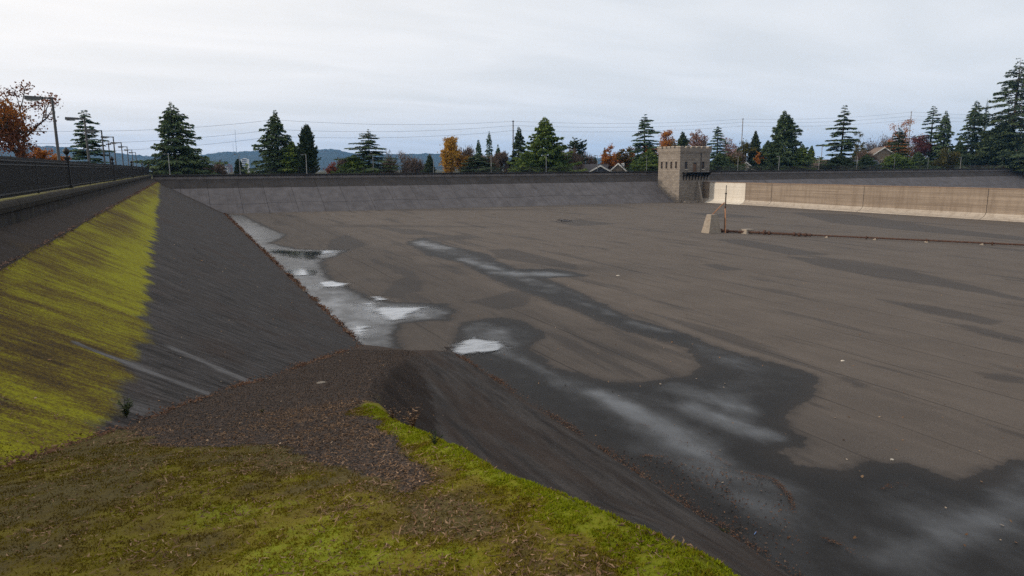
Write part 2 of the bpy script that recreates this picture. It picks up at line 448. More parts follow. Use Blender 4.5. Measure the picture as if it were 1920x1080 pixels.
# floor of the second basin, beyond the dividing wall
second = MB().poly([(DIV_X+0.8, -15, -0.6), (276, -15, -0.9), (276, FAR_Y+1, -0.9), (DIV_X+0.8, FAR_Y+1, -0.6)], [(0, 1, 2, 3)])
tag(second.build('second_basin_floor', plain('second_floor_asphalt', (0.09, 0.075, 0.063), 0.95, 0.3, 0.3)), kind='structure')

# ------------------------------------------------------------------ puddles of standing water
def water_mat():
    m = NM('puddle_water', 0.09, 1.0)
    m.color((0.02, 0.02, 0.021))
    m.b.inputs['IOR'].default_value = 1.9
    m.b.inputs['Coat Weight'].default_value = 1.0; m.b.inputs['Coat IOR'].default_value = 1.8; m.b.inputs['Coat Roughness'].default_value = 0.10
    e = m.attr('edge')
    v = m.math('ADD', e, m.math('MULTIPLY', m.math('SUBTRACT', m.noise(m.co((0.45, 2.4, 1), (0, 0, YAW), kind='World'), 1.5, 7, 0.7), 0.5), 2.0))
    v = m.rng(v, 0.0, 1.0, 0, 1, True)
    m.bump(m.noise(m.co((3, 1, 1), kind='World'), 4, 3), 0.03, 0.004)
    tr = m.n('ShaderNodeBsdfTransparent'); mx = m.n('ShaderNodeMixShader')
    m.l(v, mx.inputs[0]); m.l(tr.outputs[0], mx.inputs[1]); m.l(m.b.outputs[0], mx.inputs[2]); m.l(mx.outputs[0], m.out.inputs['Surface'])
    return m.m
M['water'] = water_mat()
PUDDLES = [
  ('thin bright puddle by the leafy foot of the mossy slope, farthest along it', [(495,472),(520,466),(600,470),(645,470),(612,480),(580,490),(552,487),(520,478)]),
  ('narrow bright puddle strip beside the leaf line, second from the far wall', [(530,508),(560,504),(605,508),(598,516),(545,518)]),
  ('small bright puddle just beyond the largest puddle near the slope', [(590,530),(620,527),(660,532),(640,540),(596,540)]),
  ('ragged bright puddle beside the leaf line, nearest the ramp foot', [(650,618),(665,610),(700,612),(690,632),(668,636)]),
  ('largest white puddle, spreading right from the foot of the mossy slope', [(672,570),(700,568),(712,576),(775,576),(822,578),(772,596),(745,606),(715,603),(690,588)]),
  ('tiny bright puddle just above the largest white puddle', [(692,556),(715,556),(732,562),(700,566)]),
  ('white puddle lying against the tip of the ramp', [(838,660),(852,640),(885,632),(935,640),(960,656),(915,664),(862,670)]),
  ('thin bright puddle far off below the middle of the far wall', [(1035,412),(1060,411),(1080,414),(1060,418)]),
]
for lab, pts in PUDDLES:
    P = np.array(px_poly(pts, on_floor)); c0 = P.mean(0)
    ext = np.ptp(P, axis=0).max(); st = min(max(ext/60, 0.05), 0.4)
    lo = P.min(0)-0.6-st*3; hi = P.max(0)+0.6+st*3
    nx = max(4, int((hi[0]-lo[0])/st)); ny = max(4, int((hi[1]-lo[1])/st))
    X, Y = np.meshgrid(np.linspace(lo[0], hi[0], nx), np.linspace(lo[1], hi[1], ny), indexing='ij')
    js = 1.6/max(ext, 0.5)
    jx = (fbm(X*js*3, Y*js*3, 5, 12)-0.5)*ext*0.16; jy = (fbm(X*js*3, Y*js*3, 5, 15)-0.5)*ext*0.30
    sd = poly_sd(X+jx, Y+jy, P)*min(1.0, 4.0/ext)*1.6
    F = grid_faces(nx, ny); keep = sd[F].max(1) > -0.45; F = F[keep]
    used, inv = np.unique(F, return_inverse=True)
    Z = floor_z(X)+0.034
    V = np.stack([X-c0[0], Y-c0[1], Z-floor_z(c0[0])-0.0], -1).reshape(-1, 3)[used]
    me = mesh_np('puddle', V, inv.reshape(-1, 4), True); attr(me, 'edge', np.clip(sd[used], -0.6, 0.8))
    o = link('puddle', me, M['water'], None, (c0[0], c0[1], float(floor_z(c0[0]))))
    tag(o, lab, 'puddle', 'puddles on the basin floor')

# ------------------------------------------------------------------ left bank: mossy asphalt slope
SEAM_X = -3.83
WALL_X = -4.85
RIM = 7.1
def left_z(X): return SLOPE*(7.0-np.asarray(X))
MOSS_EDGE = [on_left(*q) for q in ((302,345),(301,380),(296,450),(291,550),(292,640),(282,690),(245,745),(240,800))]
def build_left_slope():
    gy = np.concatenate([np.arange(-30, 4, 0.5), np.arange(4, 34, 0.07), np.arange(34, 60, 0.16), np.arange(60, 152, 0.45)])
    gx = np.concatenate([np.linspace(WALL_X, SEAM_X-0.012, 8), np.linspace(SEAM_X, 7.3, 110)])
    X, Y = np.meshgrid(gx, gy, indexing='ij')
    Z = left_z(X) + np.where(X < SEAM_X-0.001, 0.07, 0.0)
    edge_y = np.array([p[1] for p in MOSS_EDGE])[::-1]; edge_x = np.array([p[0] for p in MOSS_EDGE])[::-1]
    ex = np.interp(Y, edge_y, edge_x) + (fbm(Y*1.3, X*0.3, 5, 4)-0.5)*0.85
    moss = np.where(X > SEAM_X-0.001, 1-sstep(-0.95, 0.5, X-ex), 0.0)
    # streaks of bare asphalt and thinner brown moss run down the slope
    streak = fbm(Y*2.6, X*0.55+Y*0.35, 6, 31)
    patch = fbm(Y*0.22, X*0.4, 3, 8)
    lush = np.clip(0.30+0.14*(1-sstep(12, 20, Y))+0.75*(streak-0.35)+0.9*(patch-0.42)+0.62*sstep(-3.4, -1.4, X)*sstep(13, 30, Y)+0.12*sstep(30, 60, Y), 0, 1)
    # the nearest stretch is patchy
    bare = sstep(0.55, 0.72, fbm(Y*0.55, X*0.35, 4, 77))*(1-sstep(12, 19, Y))
    moss = moss*(1-0.5*bare)
    up = np.where(X < SEAM_X-0.001, sstep(0.5, 0.75, fbm(Y*0.35, X*0.8, 4, 14))*0.55, 0)
    drip = np.zeros(X.shape)
    for a, b, w in (((128,640),(400,740),0.14),((310,648),(470,716),0.16),((60,700),(250,760),0.35)):
        A = on_left(*a); B = on_left(*b)
        t = np.clip((X-A[0])/(B[0]-A[0]), 0, 1)
        yc = A[1]+(B[1]-A[1])*t
        wgt = (1-sstep(w*0.5, w*1.4, np.abs(Y-yc+(fbm(X*2, Y*3, 3, 6)-0.5)*0.2)))*sstep(A[0]-0.1, A[0]+0.15, X)*(1-sstep(B[0]+0.3, B[0]+0.9, X))
        drip = np.maximum(drip, wgt*(0.3 if w > 0.3 else 0.8))
    moss = moss*(1-drip)
    near = 1-sstep(20, 60, Y)
    Z = Z + moss*near*(fbm(X*9, Y*9, 4, 12)-0.4)*0.035 + (fbm(X*0.5, Y*0.5, 3, 2)-0.5)*0.05 + near*(fbm(X*16, Y*16, 2, 40)-0.5)*0.008
    me = mesh_np('left_slope', np.stack([X, Y, Z], -1).reshape(-1, 3), grid_faces(len(gx), len(gy)), True)
    attr(me, 'moss', np.maximum(moss, up*0.7)); attr(me, 'lush', np.where(X < SEAM_X, 0.1, lush)); attr(me, 'drip', drip); attr(me, 'bench_hip', np.maximum((X < SEAM_X-0.001)*1.0, 0.85*(1-sstep(1.5, 11, (144-X)-Y+(fbm(X, Y*0.4, 3, 3)-0.5)*3))))  # last mask: bench strip, plus darkening towards the hip with the far bank
    m = NM('mossy_slope', 0.95, 0.2)
    co = m.co(kind='World')
    fine = m.noise(co, 26, 4, 0.7); st = m.noise(m.co((0.25, 3.2, 1), kind='World'), 2.2, 7, 0.68)
    asp = m.mix(m.rng(st, 0.36, 0.66), (0.017, 0.0152, 0.0145), (0.078, 0.070, 0.067))
    asp = m.mix(m.rng(m.noise(co, 0.35, 4), 0.5, 0.7, 0, 0.55), asp, (0.045, 0.028, 0.02))
    asp = m.mix(m.rng(fine, 0.3, 0.75), m.mix(1.0, asp, (0.5, 0.5, 0.5), 'MULTIPLY'), m.mix(1.0, asp, (1.6, 1.6, 1.6), 'MULTIPLY'))
    asp = m.mix(m.math('MULTIPLY', m.attr('drip'), m.rng(st, 0.35, 0.6, 0.35, 0.9)), asp, (0.17, 0.165, 0.165))
    asp = m.mix(m.math('MULTIPLY', m.attr('bench_hip'), 0.72), asp, m.mix(st, (0.012, 0.009, 0.008), (0.05, 0.036, 0.027)))
    lv = m.math('ADD', m.attr('lush'), m.math('ADD', m.math('MULTIPLY', m.math('SUBTRACT', fine, 0.5), 2.0), m.math('ADD', m.math('MULTIPLY', m.math('SUBTRACT', st, 0.5), 1.5), m.math('MULTIPLY', m.math('SUBTRACT', m.noise(co, 1.1, 5, 0.65), 0.5), 1.1))))
    mc = m.ramp(lv, [(0.0, (0.032, 0.021, 0.009)), (0.36, (0.092, 0.060, 0.009)), (0.68, (0.155, 0.132, 0.006)), (1.0, (0.235, 0.228, 0.006))])
    mc = m.mix(m.rng(m.noise(co, 9, 5, 0.75), 0.5, 0.7, 0, 0.7), mc, (0.055, 0.036, 0.015))
    mk = m.math('ADD', m.attr('moss'), m.math('MULTIPLY', m.math('SUBTRACT', m.noise(co, 5, 5, 0.7), 0.5), 0.55))
    mk = m.rng(mk, 0.32, 0.62, 0, 1, True)
    m.color(m.mix(mk, asp, mc))
    m.bump(m.math('ADD', fine, m.math('MULTIPLY', m.noise(co, 7, 4), m.attr('moss'))), 0.7, 0.03)
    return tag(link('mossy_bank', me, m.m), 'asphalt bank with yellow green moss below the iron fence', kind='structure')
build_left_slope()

# ------------------------------------------------------------------ ramp down into the basin
TOE = 10.32
CR_Y = np.array([-20, 2, 5, 7, 9.0, 10.5, 12.0, 14.65, 18.4, 21.4, 24.66, 26.7, 27.9, 30.5])
CR_X = np.array([2.3, 2.2, 2.05, 2.0, 2.18, 2.42, 2.82, 3.57, 4.79, 6.04, 7.71, 9.05, 10.0, 10.2])
CR_DROP = np.array([0, 0, 0, 0, 0.0, 0.05, 0.12, 0.16, 0.22, 0.27, 0.34, 0.42, 0.62, 0.7])
def ramp_r(Y):
    v = RAMP0-RAMPG*np.asarray(Y, float)
    k = 0.35
    return 6.42-k*np.log1p(np.exp((6.42-v)/k)) + 0.0
def ramp_z(X, Y, detail=True):
    X = np.asarray(X, float); Y = np.asarray(Y, float)
    R = np.maximum(ramp_r(Y), -0.25); Cx = np.interp(Y, CR_Y, CR_X) + (fbm(Y*0.9, Y*0, 3, 55)-0.5)*0.25
    t = np.clip((X-Cx)/(TOE-Cx), -0.05, 1.08)
    hollow = 0.26*sstep(8.5, 12, Y)*(1-sstep(16, 24, Y))+0.03
    side = R*(1-t) - R*hollow*np.sin(np.pi*np.clip(t, 0, 1))*(1-t)*1.6
    w = sstep(-0.16, 0.16, X-Cx)
    XL_ = 7-R/SLOPE
    fall = np.interp(Y, CR_Y, CR_DROP)*np.clip((X-XL_)/np.maximum(Cx-XL_, 0.5), 0, 1)**1.3
    Z = np.maximum((R-fall)*(1-w)+(side-fall*(1-np.clip(t, 0, 1)))*w, floor_z(X)-0.12)
    Z = Z + np.where(X < Cx, 0.05*np.sin(np.clip((X-Cx)/3, -1, 0)*np.pi), 0)
    Z = Z - 0.3*sstep(28.4, 29.8, Y)*sstep(8.2, 9.3, X)
    if detail:
        Z = Z + (fbm(X*0.6, Y*0.6, 3, 61)-0.5)*0.10 + (fbm(X*5, Y*5, 3, 62)-0.5)*0.035
    return Z
# zones on the ramp, traced on its surface
GRAVEL = px_poly([(215,815),(300,768),(420,728),(560,688),(670,652),(845,648),(760,668),(722,690),(700,720),(692,760),(715,800),(770,840),(830,885),(800,915),(720,905),(620,880),(560,860),(520,845),(470,838),(380,832),(300,830)], on_ramp)
def ramp_fields(X, Y):
    Cx = np.interp(Y, CR_Y, CR_X)
    n1 = fbm(X*0.9, Y*0.9, 5, 101); n2 = fbm(X*3, Y*3, 4, 102)
    g = poly_sd(X+(n1-0.5)*1.0, Y+(fbm(X*0.9, Y*0.9, 4, 103)-0.5)*1.6, GRAVEL).reshape(np.shape(X))
    gravel = sstep(-0.25, 0.35, g)
    d = Cx-X                                           # distance in from the edge
    strip = sstep(-0.42, -0.1, d)*(1-sstep(0.08, 0.5, d+(n2-0.5)*0.7))*(1-sstep(9.6, 11.2, Y))
    centre = np.exp(-(((X-0.2)/1.25)**2+((Y-3.9)/2.8)**2))
    moss = np.clip(0.33+0.45*centre+1.05*(n1-0.5)+0.75*(n2-0.5), 0, 1)*(1-gravel)*(d > -0.3)
    litter = sstep(0.45, 0.65, fbm(X*1.3+9, Y*1.3, 4, 104))*np.exp(-((d-0.85)/0.5)**2)*(1-gravel)
    moss = np.maximum(moss*(1-0.8*litter), strip*(0.95-0.35*litter))
    gravel = np.where(d < -0.3, 1.0, np.maximum(gravel, sstep(12, 13.5, Y)))
    moss = moss*(1-sstep(11.5, 13, Y))
    dim = sstep(0.2, 1.8, d)*(1-sstep(-2.0, -0.6, -X-0.0))  # unused falloff kept gentle
    return moss, gravel, strip, litter
def build_ramp():
    gy = np.concatenate([np.arange(-16, 0, 0.4), np.arange(0, 14, 0.045), np.arange(14, 31, 0.11)])
    u = np.concatenate([np.linspace(0, 1, 120), 1+np.linspace(0.02, 1, 80)])
    Yg, Ug = np.meshgrid(gy, u, indexing='ij')
    Cx = np.interp(Yg, CR_Y, CR_X); XL = np.maximum(7-(np.maximum(ramp_r(Yg), -0.2)+0.0)/SLOPE-0.25, WALL_X+0.01)
    X = np.where(Ug <= 1, XL+(Cx-XL)*Ug, Cx+(TOE+0.5-Cx)*(Ug-1))
    Z = ramp_z(X, Yg)
    moss, gravel, strip, litter = ramp_fields(X, Yg)
    Z = Z + moss*((fbm(X*11, Yg*11, 3, 66)-0.4)*0.04)
    me = mesh_np('ramp', np.stack([X, Yg, Z], -1).reshape(-1, 3), grid_faces(len(gy), len(u)), True)
    d = Cx-X
    # broken top course of asphalt on the side slope, steep-face shade in its colour
    brokenx = np.interp(Yg, [8, 9.5, 12, 15, 18, 21, 23], [0.2, 0.9, 1.5, 1.6, 1.5, 0.8, -0.4])
    upper = 1-sstep(-0.12, 0.12, (-d)-brokenx+(fbm(Yg*2.2, X*2.2, 4, 71)-0.5)*0.9)
    upper = np.where(d < 0, upper, 0)
    attr(me, 'moss', moss); attr(me, 'gravel', gravel); attr(me, 'upper', upper); attr(me, 'side', sstep(0.05, 0.3, -d)); attr(me, 'strip', strip)
    m = NM('ramp_surface', 0.95, 0.2)
    co = m.co(kind='World')
    fine = m.noise(co, 34, 4, 0.75)
    cell = m.voro(co, 38, 'F1', 'Color'); dist = m.voro(co, 38, 'F1', 'Distance')
    g = m.n('ShaderNodeSeparateColor'); m.l(cell, g.inputs[0])
    stone = m.ramp(g.outputs[0], [(0.0, (0.017, 0.015, 0.0145)), (0.4, (0.036, 0.031, 0.029)), (0.6, (0.056, 0.039, 0.029)), (0.82, (0.12, 0.073, 0.046)), (1.0, (0.062, 0.056, 0.053))])
    stone = m.mix(m.rng(m.noise(co, 0.8, 5), 0.35, 0.65, 0, 0.6), stone, (0.072, 0.050, 0.037))
    soil = m.mix(m.rng(fine, 0.3, 0.7), (0.045, 0.035, 0.011), (0.13, 0.10, 0.030))
    green = m.ramp(m.math('ADD', m.attr('moss'), m.math('MULTIPLY', m.math('SUBTRACT', m.noise(co, 14, 5, 0.75), 0.5), 1.1)),
                   [(0.05, (0.05, 0.034, 0.010)), (0.4, (0.10, 0.072, 0.009)), (0.7, (0.145, 0.122, 0.007)), (1.0, (0.165, 0.185, 0.007))])
    mk = m.rng(m.math('ADD', m.attr('moss'), m.math('MULTIPLY', m.math('SUBTRACT', m.noise(co, 4.5, 6, 0.75), 0.5), 0.9)), 0.18, 0.5, 0, 1, True)
    ground = m.mix(mk, soil, green)
    gk = m.rng(m.math('ADD', m.attr('gravel'), m.math('MULTIPLY', m.math('SUBTRACT', m.noise(co, 6, 5, 0.7), 0.5), 0.9)), 0.35, 0.65, 0, 1, True)
    c = m.mix(gk, ground, stone)
    st = m.noise(m.co((2.4, 0.35, 1), kind='World'), 1.1, 6, 0.65)
    face = m.mix(m.rng(st, 0.35, 0.65), (0.027, 0.0235, 0.022), (0.078, 0.067, 0.060))
    face = m.mix(m.rng(m.noise(m.co((1.6, 0.3, 1), kind='World'), 0.7, 5), 0.45, 0.68, 0, 0.7), face, (0.052, 0.033, 0.023))
    face = m.mix(m.rng(fine, 0.35, 0.75), m.mix(1.0, face, (0.5, 0.5, 0.5), 'MULTIPLY'), m.mix(1.0, face, (1.6, 1.6, 1.6), 'MULTIPLY'))
    upc = m.mix(0.55, m.mix(1.0, stone, (0.5, 0.45, 0.42), 'MULTIPLY'), (0.016, 0.012, 0.010))  # crumbled asphalt, darkened further to paint in the hollow's shading
    face = m.mix(m.attr('upper'), face, upc)
    sk = m.math('MULTIPLY', m.attr('side'), m.rng(m.attr('strip'), 0.2, 0.5, 1, 0))
    c = m.mix(sk, c, face)
    m.color(c)
    hh = m.math('ADD', m.math('MULTIPLY', dist, m.math('MULTIPLY', gk, -1.2)), fine)
    m.bump(hh, 0.8, 0.02)
    return tag(link('ramp', me, m.m), 'mossy gravel ramp running down to the basin floor', kind='structure')
build_ramp()

# ------------------------------------------------------------------ far bank: concrete slabs below a parapet
FAR_TOP_Y = FAR_Y + 6.15/SLOPE
def slab_mat(name, c1, c2, stain=(0.05, 0.046, 0.045), w=0.5):
    m = NM(name, 0.92, 0.25)
    co = m.co(kind='World'); oi = m.n('ShaderNodeObjectInfo')
    v = m.noise(co, 0.5, 6, 0.62)
    c = m.mix(m.rng(v, 0.3, 0.7), c1, c2)
    stv = m.noise(m.co((2.2, 0.09, 0.09), kind='World'), 1.0, 7, 0.7)
    c = m.mix(m.rng(stv, 0.5, 0.75, 0, w), c, stain)
    c = m.mix(1.0, c, m.ramp(oi.outputs['Random'], [(0, (0.94, 0.94, 0.94)), (1, (1.05, 1.05, 1.05))]), 'MULTIPLY')
    m.color(c); m.bump(m.noise(co, 9, 5, 0.7), 0.35, 0.03)
    return m.m
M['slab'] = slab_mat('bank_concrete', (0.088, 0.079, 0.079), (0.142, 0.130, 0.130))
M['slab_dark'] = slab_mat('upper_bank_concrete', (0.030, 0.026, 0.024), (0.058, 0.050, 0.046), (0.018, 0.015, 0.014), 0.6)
M['parapet'] = slab_mat('parapet_concrete', (0.13, 0.115, 0.11), (0.20, 0.18, 0.172), (0.05, 0.045, 0.042), 0.7)
M['coping'] = slab_mat('coping_concrete', (0.012, 0.011, 0.011), (0.028, 0.026, 0.025), (0.01, 0.009, 0.009), 0.5)
M['joint'] = plain('dark_joint', (0.05, 0.045, 0.043), 0.95, 0.3, 2)
def yslope(z): return FAR_Y + z/SLOPE
far_root = tag(link('far_bank', MB().poly([(-6, FAR_Y-0.2, -0.35), (278, FAR_Y-0.2, -1.1), (278, yslope(6.3), 6.17), (-6, yslope(6.3), 6.17)], [(0, 1, 2, 3)]).data('far_bank'), M['joint']),
               'concrete slab bank below the far parapet', kind='structure')
SEAM_Z = 4.42
xs = []
x = -5.0
while x < 276:
    w = 5.3*(0.85+0.3*random.random()); xs.append((x, min(x+w, 276.5))); x += w
def slope_slab(name, x0, x1, z0, z1, mat, lift=0.07, lean=0.0):
    g = 0.026
    nrm = Vector((0, -SLOPE, 1)).normalized()
    def pt(xx, zz, h):
        return Vector((xx+lean*(zz-z0), yslope(zz), zz))+nrm*h
    l1 = lift+random.uniform(-0.008, 0.008)
    q = [(x0+g, z0), (x1-g, z0), (x1-g, z1-g), (x0+g, z1-g)]
    b = MB().poly([pt(*p, -0.05) for p in q]+[pt(*p, l1) for p in q], [(0,3,2,1),(4,5,6,7),(0,1,5,4),(1,2,6,5),(2,3,7,6),(3,0,4,7)])
    return b.build(name, mat, far_root)
for i, (a, b) in enumerate(xs):
    zf = float(floor_z(min(max(a, 7), 117)))-0.25
    if b > -2:
        zl = 1.55+0.1*math.sin(i*1.7)
        if a > 0.5 or b > 4: slope_slab('concrete_slab', max(a, -1.5), b, zf, zl, M['slab'], 0.075)
        slope_slab('concrete_slab', a, b, zl+0.02, SEAM_Z, M['slab'], 0.07)
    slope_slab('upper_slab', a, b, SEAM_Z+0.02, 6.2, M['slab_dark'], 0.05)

def parapet(name, label, along, start, end, face, z0, z1, sec, outward, mat_p, mat_c, moss=None):
    """a parapet wall cast in sections under a projecting rounded coping; 'along' is 'x' or 'y'"""
    c0 = ((start+end)/2, face, z0) if along == 'x' else (face, (start+end)/2, z0)
    root = thing(name, c0, label, 'wall')
    p = start; k = 0
    th = 0.45*outward
    while p < end-0.1:
        q = min(p+sec, end)
        a, b = p+0.02-((start+end)/2), q-0.02-((start+end)/2)
        jit = random.uniform(-0.008, 0.008)
        ct = 0.34
        pr = [(jit, 0), (jit, z1-z0-ct), (th, z1-z0-ct), (th, 0)]
        MB().prism(pr, along, a, b).build('wall_section', mat_p, root)
        o = (-0.2 if along == 'x' else -0.1)*outward; h = z1-z0
        cp = [(o, h-ct+0.002), (o-0.03*outward, h-0.18), (o+0.02*outward, h-0.07), (o+0.1*outward, h-0.018), (o+0.2*outward, h), (th, h), (th+0.06*outward, h-0.05), (th+0.06*outward, h-ct+0.002)]
        MB().prism(cp, along, a, b).build('coping', mat_c, root)
        p = q; k += 1
    return root
def wall_dark():
    m = NM('stained_wall', 0.95, 0.2); co = m.co(kind='World')
    v = m.noise(m.co((1, 2.2, 0.25), kind='World'), 1.5, 6, 0.65)
    c = m.mix(m.rng(v, 0.35, 0.7), (0.011, 0.010, 0.010), (0.05, 0.045, 0.043))
    c = m.mix(m.rng(m.noise(co, 1.1, 5, 0.65), 0.52, 0.72, 0, 0.5), c, (0.05, 0.045, 0.012))
    m.color(c); m.bump(m.noise(co, 20, 4, 0.7), 0.5, 0.02); return m.m
def coping_moss():
    m = NM('mossy_coping', 0.95, 0.2); co = m.co(kind='World')
    gn = m.n('ShaderNodeNewGeometry'); sp = m.n('ShaderNodeSeparateXYZ'); m.l(gn.outputs['Normal'], sp.inputs[0])
    base = m.mix(m.rng(m.noise(co, 3, 6, 0.65), 0.35, 0.7), (0.010, 0.009, 0.008), (0.034, 0.029, 0.022))
    mo = m.mix(m.noise(co, 12, 4), (0.07, 0.065, 0.012), (0.19, 0.18, 0.025))
    px_ = m.n('ShaderNodeSeparateXYZ'); m.l(co, px_.inputs[0])
    k = m.math('MULTIPLY', m.math('MULTIPLY', m.rng(sp.outputs['Z'], 0.75, 0.98), m.rng(m.noise(co, 0.9, 5, 0.65), 0.36, 0.55)), m.rng(px_.outputs['X'], WALL_X-0.02, WALL_X-0.14))
    m.color(m.mix(k, base, mo)); m.bump(m.noise(co, 18, 4, 0.7), 0.5, 0.02); return m.m
M['wall_dark'] = wall_dark(); M['coping_moss'] = coping_moss()
parapet('parapet_wall', 'long dark capped parapet wall along the top of the far bank', 'x', -4.6, 276.5, FAR_TOP_Y+0.0, 6.1, RIM, 9.0, 1, M['parapet'], M['coping'])
parapet('parapet_wall', 'stained parapet wall with mossy rounded coping under the iron fence', 'y', -27.0, 148.2, WALL_X+0.005, 6.1, RIM, 13.5, -1, M['wall_dark'], M['coping_moss'])

# near bank and the right bank of the second basin (outside the frame, seen from a step aside)
nb = MB().poly([(6, -14, 0), (276, -14, -1), (276, -26, 6.3), (6, -26, 6.3)], [(0, 3, 2, 1)])
nb.poly([(-5.2, -26, 6.3), (6.02, -26, 6.3), (6.02, -14, 6.0), (-5.2, -14, 6.3)], [(0, 1, 2, 3)])
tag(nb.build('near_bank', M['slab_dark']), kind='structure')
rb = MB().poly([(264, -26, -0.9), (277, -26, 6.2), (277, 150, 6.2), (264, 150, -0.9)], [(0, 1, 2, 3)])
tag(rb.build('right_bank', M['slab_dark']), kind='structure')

# ------------------------------------------------------------------ ground outside the basin (falls away beyond the rim)
def ground_z(X, Y):
    X = np.asarray(X, float); Y = np.asarray(Y, float)
    dx = np.maximum(np.maximum(-5.3-X, X-277.4), 0); dy = np.maximum(np.maximum(-26.4-Y, Y-149.1), 0)
    return 6.95-4.2*sstep(7, 42, np.hypot(dx, dy))
def build_ground():
    ins = [6, 12, 20, 28, 36, 45, 70, 150, 400, 1200, 4000, 9500]
    gx = np.array([-5.3-q for q in ins[::-1]]+[-5.3, 60, 120, 200, 277.4]+[277.4+q for q in ins])
    gy = np.array([-26.4-q for q in ins[::-1]]+[-26.4, 40, 100, 149.1]+[149.1+q for q in ins])
    X, Y = np.meshgrid(gx, gy, indexing='ij')
    V = np.stack([X, Y, ground_z(X, Y)], -1).reshape(-1, 3)
    F = grid_faces(len(gx), len(gy)); cen = V[F].mean(1)
    hole = (cen[:, 0] > -5.3) & (cen[:, 0] < 277.4) & (cen[:, 1] > -26.4) & (cen[:, 1] < 149.1)
    m = NM('dull_grass', 0.95, 0.1); co = m.co(kind='World')
    m.color(m.mix(m.noise(co, 0.2, 6, 0.65), (0.045, 0.05, 0.02), (0.10, 0.085, 0.045)))
    tag(link('ground', mesh_np('ground', V, F[~hole]), m.m), kind='structure')
build_ground()
# asphalt path strips along the rim, behind the fence
pm = plain('rim_path', (0.06, 0.055, 0.05), 0.95, 0.3, 1)
tag(MB().box(-9.5, -6.2, -26, 149, 6.9, 6.985).box(-9.5, 277, 151.2, 154.2, 6.9, 6.985).build('path', pm), kind='structure')

# ------------------------------------------------------------------ wooded hills on the horizon
def build_hills():
    prof = [(-900,300),(-400,290),(-100,281),(95,274),(150,279),(200,286),(250,291),(290,293),(340,294),(375,290),(420,285),(480,283),(560,282),(600,280),(632,280),(655,286),(690,291),(730,289),(780,288),(850,290),(900,293),(1000,298),(1100,296),(1200,299),(1400,304),(2000,306),(3000,308)]
    D = 5200.0
    pxs = np.linspace(-880, 2950, 900)
    ys = np.interp(pxs, [q[0] for q in prof], [q[1] for q in prof])
    rows = np.linspace(0, 1, 34)
    V = []
    for i, (a, b) in enumerate(zip(pxs, ys)):
        d = ray(a, b); hd = math.hypot(d[0], d[1]); top = EYE+d[2]/hd*D
        for j, t in enumerate(rows):
            dist = D-1500*(1-t) if t <= 1 else D
            zz = 0.0+(top)*(t**0.75)
            V.append((d[0]/hd*dist, d[1]/hd*dist, zz))
        V.append((d[0]/hd*(D+700), d[1]/hd*(D+700), 0.0))
    V = np.array(V); k = len(rows)+1
    jj = np.tile(np.arange(k), len(pxs)); tt = np.clip(jj/(k-2), 0, 1)
    V[:, 2] += np.where(jj < k-1, tt*((fbm(V[:, 0]/55, V[:, 1]/55, 4, 5)-0.5)*26+(vnoise(V[:, 0]/9, V[:, 1]/9, 8)-0.5)*9), 0)
    m = NM('hill_forest', 0.95, 0.1); co = m.co(kind='World')
    c = m.mix(m.noise(co, 0.012, 6, 0.7), (0.012, 0.022, 0.014), (0.04, 0.05, 0.03))
    c = m.mix(m.rng(m.noise(co, 0.006, 5, 0.7), 0.56, 0.7, 0, 0.6), c, (0.09, 0.06, 0.04))
    m.color(c)
    tag(link('hills', mesh_np('hills', V, grid_faces(len(pxs), k)), m.m), kind='structure')
build_hills()

# ------------------------------------------------------------------ dividing wall
def board_mat(name, c1, c2, dirt):
    m = NM(name, 0.9, 0.25); co = m.co(kind='World')
    b = m.noise(m.co((0.2, 0.05, 4.2), kind='World'), 1.0, 5, 0.65)
    c = m.mix(m.rng(b, 0.36, 0.66), c1, c2)
    c = m.mix(m.rng(m.noise(m.co((1, 0.7, 0.10), kind='World'), 1.4, 7, 0.7), 0.45, 0.72, 0, 0.75), c, dirt)
    m.color(c); m.bump(b, 0.6, 0.03); return m.m
M['tan'] = board_mat('board_marked_concrete', (0.165, 0.13, 0.10), (0.275, 0.222, 0.172), (0.13, 0.098, 0.072))
M['pale'] = board_mat('fresh_concrete', (0.50, 0.46, 0.40), (0.60, 0.56, 0.49), (0.44, 0.39, 0.32))
M['apron'] = board_mat('apron_concrete', (0.30, 0.258, 0.212), (0.40, 0.352, 0.295), (0.19, 0.15, 0.115))
M['tancap'] = board_mat('wall_cap', (0.17, 0.115, 0.08), (0.25, 0.18, 0.13), (0.1, 0.07, 0.05))
DIV_TOP = 4.5
div = thing('dividing_wall', (DIV_X, 60, float(floor_z(DIV_X))), 'long tan board-marked concrete wall dividing the basin, pale panel beside the gatehouse', 'wall')
z0 = float(floor_z(DIV_X))
def div_panel(name, ya, yb, mat, z_a, z_b, xo=0.0):
    MB().box(-xo, 1.2, ya-60+0.018, yb-60-0.018, z_a-z0, z_b-z0).build(name, mat, div)
cuts = [-20, -1, 22.0, 44.4, 66.9, 89.4, 112.2, 120.0, 132.0, 134.45]
for a, b in zip(cuts[:-1], cuts[1:]):
    pale = abs(a-120) < 0.1
    div_panel('wall_panel', a, b, M['pale'] if pale else M['tan'], z0-0.3, DIV_TOP-0.14, 0.03 if pale else random.uniform(0, 0.02))
    div_panel('wall_cap', a, b, M['tancap'], DIV_TOP-0.14, DIV_TOP, 0.07)
    ap = MB().prism([(-0.021 if not pale else -0.051, 1.0), (-0.17, 0.75), (-0.42, 0.5), (-0.85, 0.28), (-1.35, 0.12), (-1.75, -0.2), (-0.021 if not pale else -0.051, -0.2)], 'y', a-60+0.05, b-60-0.05)
    ap.build('apron', M['pale'] if pale else M['apron'], div)
